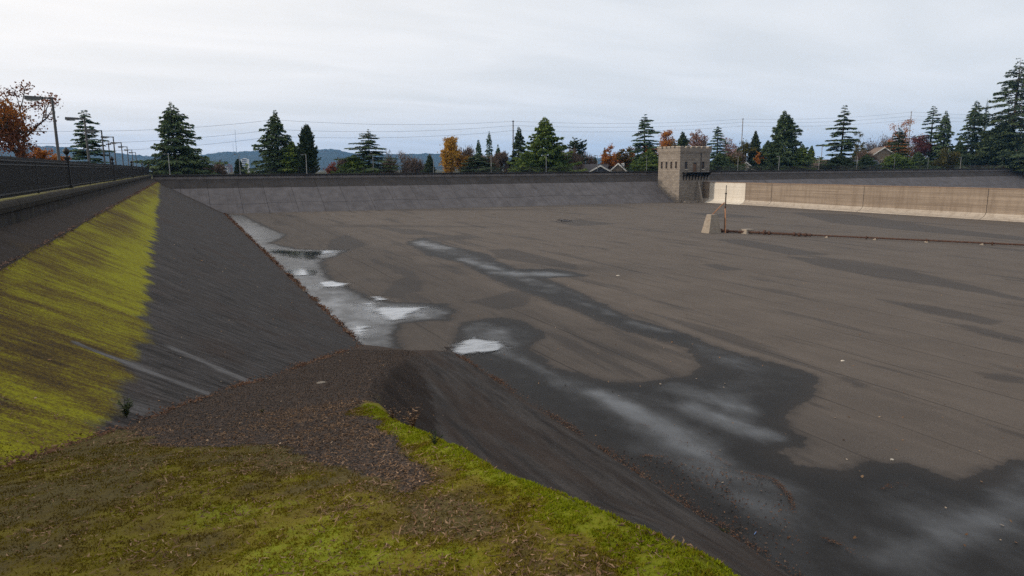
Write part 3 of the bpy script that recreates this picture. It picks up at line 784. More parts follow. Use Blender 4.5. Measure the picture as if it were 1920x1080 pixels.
for yj in (66.9, 89.4, 112.2):
    MB().box(-0.036, 0.1, yj-60-0.075, yj-60-0.02, 1.0, DIV_TOP-0.2-z0).build('joint_cover', M['joint'], div)

# ------------------------------------------------------------------ gatehouse
def stone_mat(name, c1, c2, mortar):
    m = NM(name, 0.92, 0.25)
    geo = m.n('ShaderNodeNewGeometry'); sp = m.n('ShaderNodeSeparateXYZ'); m.l(geo.outputs['Position'], sp.inputs[0])
    cb = m.n('ShaderNodeCombineXYZ'); m.l(m.math('ADD', sp.outputs['X'], sp.outputs['Y']), cb.inputs[0]); m.l(sp.outputs['Z'], cb.inputs[1])
    br = m.n('ShaderNodeTexBrick'); m.l(cb.outputs[0], br.inputs['Vector'])
    br.inputs['Scale'].default_value = 1.0; br.inputs['Brick Width'].default_value = 0.95; br.inputs['Row Height'].default_value = 0.4
    br.inputs['Mortar Size'].default_value = 0.022; br.inputs['Mortar Smooth'].default_value = 0.3
    br.inputs['Color1'].default_value = (*c1, 1); br.inputs['Color2'].default_value = (*c2, 1); br.inputs['Mortar'].default_value = (*mortar, 1)
    co = m.co(kind='World')
    c = m.mix(m.rng(m.noise(co, 0.7, 6, 0.65), 0.4, 0.75, 0, 0.5), br.outputs['Color'], (0.13, 0.11, 0.095))
    c = m.mix(m.rng(m.noise(m.co((2, 2, 0.2), kind='World'), 1, 5), 0.6, 0.8, 0, 0.5), c, (0.06, 0.05, 0.045))
    m.color(c)
    inv = m.math('SUBTRACT', 1.0, br.outputs['Fac'])
    m.bump(inv, 0.8, 0.04); m.bump(m.noise(co, 6, 5, 0.7), 0.4, 0.05)
    return m.m
M['stone'] = stone_mat('rusticated_blocks', (0.25, 0.218, 0.182), (0.185, 0.16, 0.136), (0.13, 0.113, 0.097))
M['band'] = plain('stone_band', (0.22, 0.19, 0.16), 0.9, 0.2, 1.5)
M['merlon'] = plain('pale_merlon_cap', (0.58, 0.52, 0.43), 0.9, 0.12, 1.5)
M['door'] = plain('brown_door', (0.135, 0.075, 0.045), 0.7, 0.2, 2)
GX0, GX1, GY0, GY1 = 110.1, 119.4, 134.5, 142.9
GZ = float(floor_z(110))
gate = thing('gatehouse', (GX0, GY0, GZ), 'square castellated stone gatehouse tower at the end of the dividing wall', 'tower')
def G(mb, name, mat, parent=None):
    o = mb.build(name, mat, parent or gate)
    if parent is None or parent is gate:
        pass
    return o
def gbox(x0, x1, y0, y1, za, zb): return MB().box(x0-GX0, x1-GX0, y0-GY0, y1-GY0, za-GZ, zb-GZ)
WIN_Y = [135.95, 137.79, 139.67, 141.55]; WINZ = (7.72, 9.42)
WIN_X = [112.02, 117.3]; DOOR = (114.2, 115.3, 6.9, 9.15)
# walls: four shells with real openings
th = 0.5
def wall_with_holes(axis, lo, hi, za, zb, holes, fixed, outward):
    mb = MB(); hs = sorted(holes); cur = lo
    def b(a0, a1, c0, c1):
        if a1-a0 < 1e-4 or c1-c0 < 1e-4: return
        f0, f1 = sorted((fixed, fixed+outward*th))
        if axis == 'x': mb.box(a0-GX0, a1-GX0, f0-GY0, f1-GY0, c0-GZ, c1-GZ)
        else: mb.box(f0-GX0, f1-GX0, a0-GY0, a1-GY0, c0-GZ, c1-GZ)
    for a0, a1, c0, c1 in hs:
        b(cur, a0, za, zb); b(a0, a1, za, c0); b(a0, a1, c1, zb); cur = a1
    b(cur, hi, za, zb); return mb
fh = [(x-0.42, x+0.42, 7.6, 9.35) for x in WIN_X]+[(DOOR[0], DOOR[1], DOOR[2], DOOR[3])]
wall_with_holes('x', GX0, GX1, GZ-0.4, 11.5, fh, GY0, 1).build('front_wall', M['stone'], gate)
wall_with_holes('y', GY0+th, GY1, GZ-0.4, 11.5, [(y-0.36, y+0.36, *WINZ) for y in WIN_Y], GX0, 1).build('side_wall', M['stone'], gate)
gbox(GX0+th, GX1, GY1-th, GY1, 3.0, 11.5).build('back_wall', M['stone'], gate)
gbox(GX1-th, GX1, GY0+th, GY1-th, GZ-0.4, 11.5).build('side_wall', M['stone'], gate)
gbox(GX0+th+.01, GX1-th-.01, GY0+th+.01, GY1-th-.01, 11.2, 11.4).build('roof', M['coping'], gate)
# parapet: belt course, corbelled parapet wall, merlons
gbox(GX0-0.12, GX1+0.12, GY0-0.12, GY1+0.12, 11.5, 11.78).build('belt_course', M['band'], gate)
e = 0.28
for nm, q in (('front', (GX0-e, GX1+e, GY0-e, GY0-e+0.5)), ('back', (GX0-e, GX1+e, GY1+e-0.5, GY1+e)), ('a', (GX0-e, GX0-e+0.5, GY0-e+0.5, GY1+e-0.5)), ('b', (GX1+e-0.5, GX1+e, GY0-e+0.5, GY1+e-0.5))):
    gbox(*q, 11.78, 12.62).build('parapet', M['stone'], gate)
def merlons(axis, lo, hi, n, f0, f1):
    step = (hi-lo)/n; w = step*0.66
    for k in range(n):
        a = lo+k*step+(step-w)/2
        if k == 0: a = lo
        if k == n-1: a = hi-w
        if axis == 'x':
            o = gbox(a, a+w, f0, f1, 12.62, 13.0).build('merlon', M['stone'], gate)
            gbox(a-0.04, a+w+0.04, f0-0.05, f1+0.05, 13.002, 13.1).build('merlon_cap', M['merlon'], o)
        else:
            o = gbox(f0, f1, a, a+w, 12.62, 13.0).build('merlon', M['stone'], gate)
            gbox(f0-0.05, f1+0.05, a-0.04, a+w+0.04, 13.002, 13.1).build('merlon_cap', M['merlon'], o)
merlons('x', GX0-e, GX1+e, 6, GY0-e+0.003, GY0-e+0.47)
merlons('x', GX0-e, GX1+e, 6, GY1+e-0.47, GY1+e-0.003)
merlons('y', GY0-e+0.62, GY1+e-0.62, 5, GX0-e+0.003, GX0-e+0.47)
merlons('y', GY0-e+0.62, GY1+e-0.62, 5, GX1+e-0.47, GX1+e-0.003)
gbox(GX0-0.06, GX0-0.002, GY0-0.06, GY1, 7.05, 7.22).build('string_course', M['band'], gate)
for y in WIN_Y:
    w = gbox(GX0+0.22, GX0+0.26, y-0.36, y+0.36, *WINZ).build('window', M['window'], gate)
    gbox(GX0+0.15, GX0+0.215, y-0.03, y+0.03, *WINZ).build('mullion', M['door'], w)
    gbox(GX0+0.15, GX0+0.214, y-0.355, y+0.355, 8.54, 8.6).build('transom', M['door'], w)
    gbox(GX0-0.08, GX0-0.003, y-0.46, y+0.46, WINZ[0]-0.16, WINZ[0]-0.01).build('sill', M['band'], w)
    gbox(GX0-0.05, GX0-0.003, y-0.5, y+0.5, WINZ[1]+0.02, WINZ[1]+0.27).build('lintel', M['band'], w)
for x in WIN_X:
    w = gbox(x-0.42, x+0.42, GY0+0.22, GY0+0.26, 7.6, 9.35).build('window', M['window'], gate)
    gbox(x-0.03, x+0.03, GY0+0.15, GY0+0.215, 7.6, 9.35).build('mullion', M['door'], w)
    gbox(x-0.415, x+0.415, GY0+0.15, GY0+0.214, 8.45, 8.51).build('transom', M['door'], w)
    gbox(x-0.5, x+0.5, GY0-0.08, GY0-0.003, 7.44, 7.59).build('sill', M['merlon'], w)
dr = gbox(DOOR[0], DOOR[1], GY0+0.18, GY0+0.24, DOOR[2]-0.0, DOOR[3]-0.3).build('door', M['door'], gate)
gbox(DOOR[0]+0.1, DOOR[1]-0.1, GY0+0.16, GY0+0.178, DOOR[3]-0.27, DOOR[3]-0.02).build('transom_light', M['window'], dr)
gbox(DOOR[1]-0.2, DOOR[1]-0.12, GY0+0.12, GY0+0.178, 7.9, 7.98).build('handle', M['iron'], dr)
# balcony on raking brackets, with pipe rail
bal = gbox(111.0, 118.9, GY0-1.55, GY0-0.003, 6.72, 6.86).build('balcony', M['iron'], gate)
for k in range(9):
    x = 111.2+k*0.93
    MB().prism([(-1.5, 6.71-GZ), (-0.003, 6.71-GZ), (-0.003, 4.9-GZ), (-0.12, 4.9-GZ), (-0.3, 5.7-GZ)], 'x', x-GX0, x+0.14-GX0).build('bracket', M['coping'], gate)
for z in (7.35, 7.85):
    MB().tube([(111.05-GX0, -1.5, z-GZ), (118.85-GX0, -1.5, z-GZ)], 0.03, 6).build('rail', M['iron'], gate)
for k in range(6):
    x = 111.06+k*1.55
    MB().tube([(x-GX0, -1.5, 6.86-GZ), (x-GX0, -1.5, 7.87-GZ)], 0.03, 6).build('rail_post', M['iron'], gate)
MB().tube([(116.55-GX0, -0.12, 6.9-GZ), (116.55-GX0, -0.12, 11.6-GZ)], 0.07, 8).build('downpipe', M['iron'], gate)
# plinth and raking fin at the foot
gbox(111.2, 115.2, GY0-1.2, GY0-0.003, GZ-0.4, GZ+0.42).build('plinth', M['band'], gate)
MB().prism([(-0.004, 4.55-GZ), (-0.45, 4.55-GZ), (-2.4, -0.1), (-0.004, -0.1)], 'x', 115.5-GX0, 115.95-GX0).build('raking_fin', M['band'], gate)

# ------------------------------------------------------------------ pipework on the basin floor
def conc(name, c): 
    m = NM(name, 0.92, 0.2); co = m.co(kind='World')
    v = m.noise(m.co((1, 1, 3), kind='World'), 1.4, 6, 0.65)
    cc = m.mix(m.rng(v, 0.3, 0.7), tuple(q*0.62 for q in c), c)
    cc = m.mix(m.rng(m.noise(co, 2.0, 5, 0.6), 0.58, 0.75, 0, 0.7), cc, (0.15, 0.07, 0.04))
    m.color(cc); m.bump(v, 0.5, 0.03); return m.m
M['block'] = conc('weathered_block', (0.31, 0.265, 0.215))
fb = float(floor_z(61))
blk = MB()
blk.frustum((0, 0, -0.1), 2.05, 1.5, (0, 0, 0.28), 1.95, 1.42).frustum((0, 0, 0.28), 1.9, 1.38, (0.0, 0, 2.28), 1.02, 0.9)
blk.frustum((0, 0, 2.28), 1.02, 0.9, (0, 0, 2.34), 0.94, 0.82)
o = blk.build('anchor_block', M['block'], None, False, (60.9, 67.75, fb))
tag(o, 'tapered concrete anchor block with a rusty brace fixed to its top', 'block')
mx, my = 63.2, 67.9
M['iron_brown'] = plain('brown_iron', (0.045, 0.036, 0.03), 0.75, 0.35, 4)
M['rust_light'] = plain('orange_rust', (0.34, 0.165, 0.085), 0.85, 0.35, 5)
mast = thing('mast', (mx, my, float(floor_z(mx))), 'tall slim dark pole with two rusty pipe braces on the basin floor', 'mast')
MB().tube([(0, 0, -0.05), (0, 0, 3.2)], 0.085, 10).build('lower_tube', M['iron_brown'], mast)
MB().tube([(0, 0, 3.2), (0, 0, 4.95)], 0.075, 10).build('middle_tube', M['iron_brown'], mast)
MB().tube([(0, 0, 4.95), (0, 0, 6.0)], 0.05, 8).build('upper_tube', M['iron'], mast)
MB().lathe((0, 0, 4.85), [(0.08, 0), (0.13, 0.04), (0.13, 0.14), (0.06, 0.2)]).build('collar', M['iron'], mast)
MB().lathe((0, 0, 3.05), [(0.09, 0), (0.12, 0.04), (0.12, 0.22), (0.08, 0.26)]).build('collar', M['rust'], mast)
bx, by = 60.95-mx, 67.8-my
MB().tube([(0, 0, 3.75), (-0.35, -0.02, 3.72), (-0.62, -0.03, 3.5), (bx+0.05, by, 2.3)], 0.07, 8).build('brace', M['rust_light'], mast)
MB().tube([(-0.05, -0.05, 3.0), (-0.55, -0.75, 1.5), (-1.05, -1.35, 0.0)], 0.075, 8).build('brace', M['rust_light'], mast)
MB().lathe((0, 0, -0.05), [(0.28, 0), (0.28, 0.1), (0.12, 0.12), (0.1, 0.4)], 10).build('base_flange', M['rust'], mast)
pa = np.array([62.1, 67.4]); pb = np.array([79.1, 40.5]); pdir = (pb-pa)/np.linalg.norm(pb-pa)
pend = pa+pdir*72.0
pipe = thing('floor_pipe', (pa[0], pa[1], float(floor_z(pa[0]))), 'long rusty pipe running across the basin floor from the mast', 'pipe')
def pp(t, h=0.22):
    q = pa+pdir*t; return (q[0]-pa[0], q[1]-pa[1], float(floor_z(q[0])-floor_z(pa[0]))+h)
t = -1.2
while t < 71:
    MB().tube([pp(t), pp(min(t+5.9, 72))], 0.1 if t > 6 else 0.15, 10).build('pipe_length', M['rust'], pipe); t += 6.0
for k in range(13):
    tt = 4.75+k*6.0
    if tt < 71:
        MB().tube([pp(tt-0.07), pp(tt+0.07)], 0.19, 12).build('flange', M['rust'], pipe)
for tt, rr in ((0.1, 0.3), (0.9, 0.24), (-0.9, 0.26), (5.4, 0.36), (6.0, 0.26), (8.9, 0.25), (9.5, 0.25), (10.2, 0.22)):
    MB().tube([pp(tt-0.12), pp(tt+0.12)], rr, 10).build('valve_body', M['rust'], pipe)
nrm2 = np.array([-pdir[1], pdir[0]])
for k in range(11):
    tt = 12.6+k*5.1
    q = pa+pdir*tt
    ms = MB().frustum((0, 0, -0.06), 0.42, 0.42, (0, 0, 0.08), 0.36, 0.36).frustum((0, 0, 0.08), 0.26, 0.26, (0, 0, 0.2), 0.22, 0.22)
    ms.build('saddle', M['block'], pipe, False, pp(tt, 0.0))
q = pa+pdir*3.1
sb = MB().frustum((0, 0, -0.05), 1.55, 1.5, (0, 0, 0.45), 1.25, 1.2).frustum((0, 0, 0.45), 1.35, 1.3, (0, 0, 0.56), 1.3, 1.25)
o = sb.build('pipe_block', M['block'], None, False, (q[0]+0.5, q[1]+0.25, float(floor_z(q[0]))))
tag(o, 'low concrete block beside the rusty pipe next to the mast', 'block')

# ------------------------------------------------------------------ iron fence on the left parapet
FX = WALL_X-0.26
def picket_mesh(w, h, tip=True):
    b = MB().box(-w/2, w/2, -w/2, w/2, 0, h-0.1)
    b.frustum((0, 0, h-0.1), w*1.9, w*1.2, (0, 0, h), w*0.2, w*0.2); return b
fence = thing('iron_fence', (FX, 42, RIM), 'black wrought iron picket fence with ball topped posts along the mossy wall', 'fence')
pick = picket_mesh(0.024, 1.36).data('picket'); pick.materials.append(M['iron'])
FY0, FY1, SP = 5.0, 148.8, 0.125
ys = np.arange(FY0, FY1, SP)
near_start = 24.0
k0 = int((near_start-FY0)/SP)
for i in range(k0, k0+298):
    link('picket', pick, None, fence, (0, ys[i]-42, 0.03))
rest = MB()
for i in list(range(0, k0))+list(range(k0+298, len(ys))):
    rest.box(-0.012, 0.012, ys[i]-42-0.012, ys[i]-42+0.012, 0.03, 1.39)
ro = rest.build('pickets', M['iron'], fence); ro['kind'] = 'stuff'
for z, hh, w in ((0.12, 0.05, 0.04), (1.08, 0.045, 0.05), (1.22, 0.05, 0.06)):
    MB().box(-w/2, w/2, FY0-42, FY1-42, z, z+hh).build('rail', M['iron'], fence)
post_y = [15.0, 42.0, 69.0, 96.0, 123.0, 148.5]
def fence_post(y):
    po = MB().box(-0.07, 0.07, y-42-0.07, y-42+0.07, 0, 1.42).box(-0.12, 0.12, y-42-0.12, y-42+0.12, 0.001, 0.16).box(-0.11, 0.11, y-42-0.11, y-42+0.11, 1.42, 1.5).box(-0.15, 0.15, y-42-0.15, y-42+0.15, 1.5, 1.57).build('post', M['iron'], fence)
    MB().lathe((0, y-42, 1.57), [(0.1, 0), (0.06, 0.05), (0.05, 0.12), (0.13, 0.2), (0.16, 0.29), (0.13, 0.38), (0.05, 0.44), (0.03, 0.5)], 10).build('ball_finial', M['iron'], po)
for y in post_y: fence_post(y)
for y in np.arange(6, 148, 9.0):
    if min(abs(y-q) for q in post_y) > 2:
        MB().box(-0.035, 0.035, y-42-0.035, y-42+0.035, 0, 1.46).build('plain_post', M['iron'], fence)
ff = thing('iron_fence', (135, FAR_TOP_Y+0.35, RIM), 'thin black picket fence along the top of the far parapet', 'fence')
rest = MB()
for x in np.arange(-5, 276, 0.13): rest.box(x-135-0.008, x-135+0.008, -0.008, 0.008, 0, 1.2)
ro = rest.build('pickets', M['iron'], ff); ro['kind'] = 'stuff'
for z in (0.12, 1.12): MB().box(-140, 141, -0.02, 0.02, z, z+0.04).build('rail', M['iron'], ff)
for x in np.arange(-4.5, 276, 13.5): MB().box(x-135-0.06, x-135+0.06, -0.06, 0.06, 0, 1.35).build('post', M['iron'], ff)

# ------------------------------------------------------------------ lamp posts round the rim
def lamp_proto():
    pb_ = MB().tube([(0, 0, 0), (0, 0, 4.2)], [0.075, 0.05], 10)
    base = MB().box(-0.14, 0.14, -0.14, 0.14, 0, 0.06).lathe((0, 0, 0.06), [(0.12, 0), (0.1, 0.18), (0.085, 0.22)], 10)
    arm = MB().tube([(0.03, 0, 4.15), (-0.4, 0, 4.15)], 0.04, 8)
    head = MB().poly([(-1.02,-.14,4.06),(-0.36,-.14,4.08),(-0.36,.14,4.08),(-1.02,.14,4.06),(-1.0,-.12,4.22),(-0.32,-.10,4.2),(-0.32,.10,4.2),(-1.0,.12,4.22)],
                     [(0,3,2,1),(4,5,6,7),(0,1,5,4),(1,2,6,5),(2,3,7,6),(3,0,4,7)])
    lens = MB().box(-0.95, -0.5, -0.1, 0.1, 4.01, 4.058)
    return [('pole', pb_, M['galv'], None), ('base', base, M['galv'], None), ('arm', arm, M['lamp_head'], None), ('head', head, M['lamp_head'], None), ('lens', lens, M['lens'], 'head')]
LP = [(n, b.data(n), m_, pr) for n, b, m_, pr in lamp_proto()]
for n, d_, m_, pr in LP: d_.materials.append(m_)
LP_BACKLIT = []
for n, d_, m_, pr in LP:
    d2 = d_.copy()
    if m_ is M['galv']: d2.materials[0] = M['lamp_head']  # darker colour stands in for backlight on the near row's poles
    LP_BACKLIT.append((n, d2, m_, pr))
def lamp(x, y, z, rz, label, group, sc=1.0, dark=False):
    r_ = thing('lamp_post', (x, y, z), label, 'lamp post', group, rz); r_.scale = (sc, sc, sc)
    made = {}
    for n, d_, m_, pr in (LP_BACKLIT if dark else LP): made[n] = link(n, d_, None, made[pr] if pr else r_)
ords = ['nearest', 'second nearest', 'third nearest', 'fourth nearest', 'fifth nearest', 'sixth nearest', 'seventh nearest', 'eighth nearest', 'farthest']
for k, (px, py) in enumerate(((97,182),(158,221),(190,244),(212,256),(227,267),(238,274.5),(247,280.5),(254,285.5))):
    q = at_x(px, py, -5.33)
    lamp(-5.33, q[1], 6.95, math.radians(random.uniform(-4, 4)), 'square headed street lamp behind the iron fence, %s of its row' % ords[k], 'lamps behind the iron fence', (q[2]-6.95)/4.2, True)
far_lamps = [(318, 'in front of the big fir at the corner'), (450, 'before the city gap between two firs'), (575, 'before the narrow dense conifer'), (700, 'before the broad low cedar'),
  (813, 'before the yellow tree'), (921, 'before the three distant spires'), (1024, 'before the broad dark conifer'), (1120, 'over the grey roofed house'), (1212, 'just before the gatehouse'),
  (1383, 'before the cream house'), (1460, 'before the dense dark conifer'), (1535, 'beside the brown roofed house'), (1606, 'before the tall tiered cedar'), (1676, 'before the big gabled house'),
  (1739, 'before the maroon shrub'), (1800, 'before the yellow green hedge'), (1878, 'below the tallest fir')]
for px, where in far_lamps:
    p = at_y(px, 318, 152.0)
    lamp(p[0], 152.0, 6.98, math.radians(random.uniform(-8, 8)), 'small street lamp on the far rim %s' % where, 'lamps on the far rim', 1.0)

# ------------------------------------------------------------------ utility poles and cables
def pole(px, top_y, Y, mat, label, arms=True, name='utility_pole', rad=0.16):
    p = at_y(px, top_y, Y); gz = float(ground_z(p[0], Y)); h = p[2]-gz
    r_ = thing(name, (p[0], Y, gz), label, 'utility pole')
    MB().tube([(0, 0, -0.3), (0, 0, h)], [rad*1.2, rad*0.75], 8).build('pole', mat, r_)
    if arms:
        MB().box(-0.35, 0.35, -0.08, 0.08, h-0.35, h-0.2).build('crossarm', mat, r_)
        for dz in (0.02, 1.5, 2.9): MB().lathe((0.22, 0, h-0.2-dz), [(0.05, 0), (0.08, 0.05), (0.05, 0.14), (0.07, 0.2)], 8).build('insulator', M['galv'], r_)
    return p, r_
P0 = at_y(512, 221, 182); P0[2] = P0[2]
poles = {}
pw, r_ = pole(962, 226, 190, M['pole_wood'], 'dark wooden utility pole between the distant conifers and the broad dark conifer', True, rad=0.2)
MB().box(-0.3, 0.3, -0.25, 0.0, pw[2]-14.5-r_.location.z+0.0, pw[2]-13.5-r_.location.z).build('transformer', M['galv'], r_)
pe, r2 = pole(1393, 222, 196, M['pole_pale'], 'pale tall utility pole right of the gatehouse', True, rad=0.17)
for dz in (9.2,): MB().box(-1.0, 1.0, -0.08, 0.08, pe[2]-dz-r2.location.z, pe[2]-dz+0.15-r2.location.z).build('lamp_bracket', M['galv'], r2)
pf, r3 = pole(1709, 209, 186, M['pole_pale'], 'pale utility pole standing before the autumn trees near the maroon shrub', True, rad=0.17)
MB().box(-1.3, 1.3, -0.08, 0.08, pf[2]-11-r3.location.z, pf[2]-10.85-r3.location.z).build('crossarm', M['pole_pale'], r3)
pole(1542, 270, 200, M['pole_pale'], 'short thin pale pole left of the tall tiered cedar', False, rad=0.14)
pole(412, 300, 230, M['pole_wood'], 'short dark pole in the city gap beside the corner fir', False, rad=0.3)
pole(203, 267, 120, M['pole_wood'], 'thin dark pole with crossbar rising behind the row of lamps', True, rad=0.09)
p0p, _ = pole(513, 223, 186, M['pole_wood'], 'dark utility pole almost hidden inside the second tall fir', True, rad=0.17)
nodes = {k: v for k, v in zip('abcde', (at_y(20, 243, 176), p0p, pw, pe, pf))}
pz = at_y(2080, 214, 178)
chain = [nodes['a'], nodes['b'], nodes['c'], nodes['d'], nodes['e'], pz]
names_ = ['left of the second tall fir', 'between the second tall fir and the dark pole', 'between the dark pole and the pale pole', 'between the two pale poles', 'right of the maroon shrub']
hts = ['top', 'middle', 'lowest']
drops = [[0, 0, 0, 0, 0, 0], [2.6, 2.4, 1.25, 1.15, 1.5, 1.5], [4.4, 4.1, 2.75, 2.5, 3.0, 3.0]]
for s in range(5):
    A, B = chain[s], chain[s+1]
    for w in range(3):
        pts = []
        for t in np.linspace(0, 1, 17):
            q = A+(B-A)*t; pts.append((q[0], q[1], q[2]-(drops[w][s]*(1-t)+drops[w][s+1]*t)-0.2-1.1*4*t*(1-t)))
        pts = np.array(pts); c0 = pts[8].copy()
        o = MB().tube(pts-c0, 0.026, 5, False).build('overhead_cable', M['cable'], None, False, tuple(c0))
        tag(o, '%s of the three thin overhead cables %s' % (hts[w], names_[s]), 'cable', 'overhead cables')

# ------------------------------------------------------------------ trees
LEAF = {
  'fir':   leaf_material('fir_needles', [(0.0313, 0.0535, 0.0278), (0.0691, 0.1069, 0.0464), (0.1319, 0.1724, 0.065)], 0.12),
  'blue':  leaf_material('cedar_needles', [(0.0377, 0.0713, 0.0464), (0.0817, 0.1366, 0.0815), (0.1569, 0.2228, 0.121)], 0.12),
  'green': leaf_material('bright_conifer_needles', [(0.044, 0.0772, 0.0186), (0.1004, 0.1546, 0.0325), (0.2134, 0.2615, 0.0558)], 0.15),
  'dark':  leaf_material('dark_needles', [(0.0251, 0.0416, 0.0233), (0.0502, 0.0772, 0.0372), (0.0942, 0.1247, 0.0511)], 0.1),
  'gold':  leaf_material('golden_leaves', [(0.20, 0.10, 0.02), (0.36, 0.20, 0.03), (0.5, 0.29, 0.05)], 0.35),
  'orange':leaf_material('orange_leaves', [(0.16, 0.055, 0.018), (0.32, 0.115, 0.025), (0.42, 0.19, 0.04)], 0.35),
  'red':   leaf_material('red_leaves', [(0.10, 0.026, 0.018), (0.19, 0.05, 0.024), (0.27, 0.085, 0.03)], 0.35),
  'rust':  leaf_material('rust_brown_leaves', [(0.07, 0.032, 0.024), (0.145, 0.056, 0.032), (0.24, 0.10, 0.045)], 0.3),
  'pink':  leaf_material('faded_pink_leaves', [(0.17, 0.095, 0.08), (0.26, 0.15, 0.12), (0.34, 0.20, 0.15)], 0.3),
  'maroon':leaf_material('maroon_leaves', [(0.06, 0.022, 0.024), (0.11, 0.036, 0.038), (0.16, 0.06, 0.05)], 0.2),
  'olive': leaf_material('olive_leaves', [(0.04, 0.042, 0.012), (0.085, 0.08, 0.018), (0.14, 0.115, 0.03)], 0.25),
  'brown': leaf_material('brown_twigs', [(0.075, 0.055, 0.042), (0.125, 0.09, 0.068), (0.18, 0.13, 0.10)], 0.0),
  'mix':   leaf_material('turning_leaves', [(0.035, 0.05, 0.016), (0.13, 0.085, 0.02), (0.36, 0.13, 0.03)], 0.3),
}
def spray_mesh(name, P, A, B, tint, bend=None):
    """one bent leaf spray per row: root P, length vector A, half-width vector B"""
    n = len(P); tipd = np.zeros((n, 3)) if bend is None else bend
    v = np.stack([P-B*0.6, P+B*0.6, P+A*0.55+B, P+A*0.55-B, P+A+tipd+B*0.25, P+A+tipd-B*0.25], 1).reshape(-1, 3)
    i = (np.arange(n)*6)[:, None]
    f = np.concatenate([i+np.array([[0, 1, 2, 3]]), i+np.array([[3, 2, 4, 5]])], 1).reshape(-1, 4)
    me = mesh_np(name, v, f); attr(me, 'tint', np.repeat(tint, 6)); return me
STY = { # whorl step/h, branches, droop, upturn, flatness, density, profile power, start, irregularity
  'fir':   dict(step=0.030, nb=7, droop=0.34, turn=0.20, flat=0.55, den=18, pw=0.85, t0=0.03, irr=0.42, spr=0.62),
  'cedar': dict(step=0.050, nb=7, droop=0.16, turn=0.02, flat=0.22, den=34, pw=0.72, t0=0.03, irr=0.5, spr=0.72),
  'dense': dict(step=0.024, nb=9, droop=0.22, turn=0.22, flat=0.8, den=18, pw=0.88, t0=0.01, irr=0.46, spr=0.64),
  'column':dict(step=0.020, nb=9, droop=-0.25, turn=0.1, flat=0.9, den=17, pw=0.6, t0=0.01, irr=0.28, spr=0.55),
  'pine':  dict(step=0.045, nb=6, droop=-0.05, turn=0.12, flat=0.9, den=22, pw=0.38, t0=0.18, irr=0.55, spr=0.62),
  'spire': dict(step=0.032, nb=6, droop=0.30, turn=0.1, flat=0.5, den=16, pw=0.9, t0=0.05, irr=0.35, spr=0.5),
}
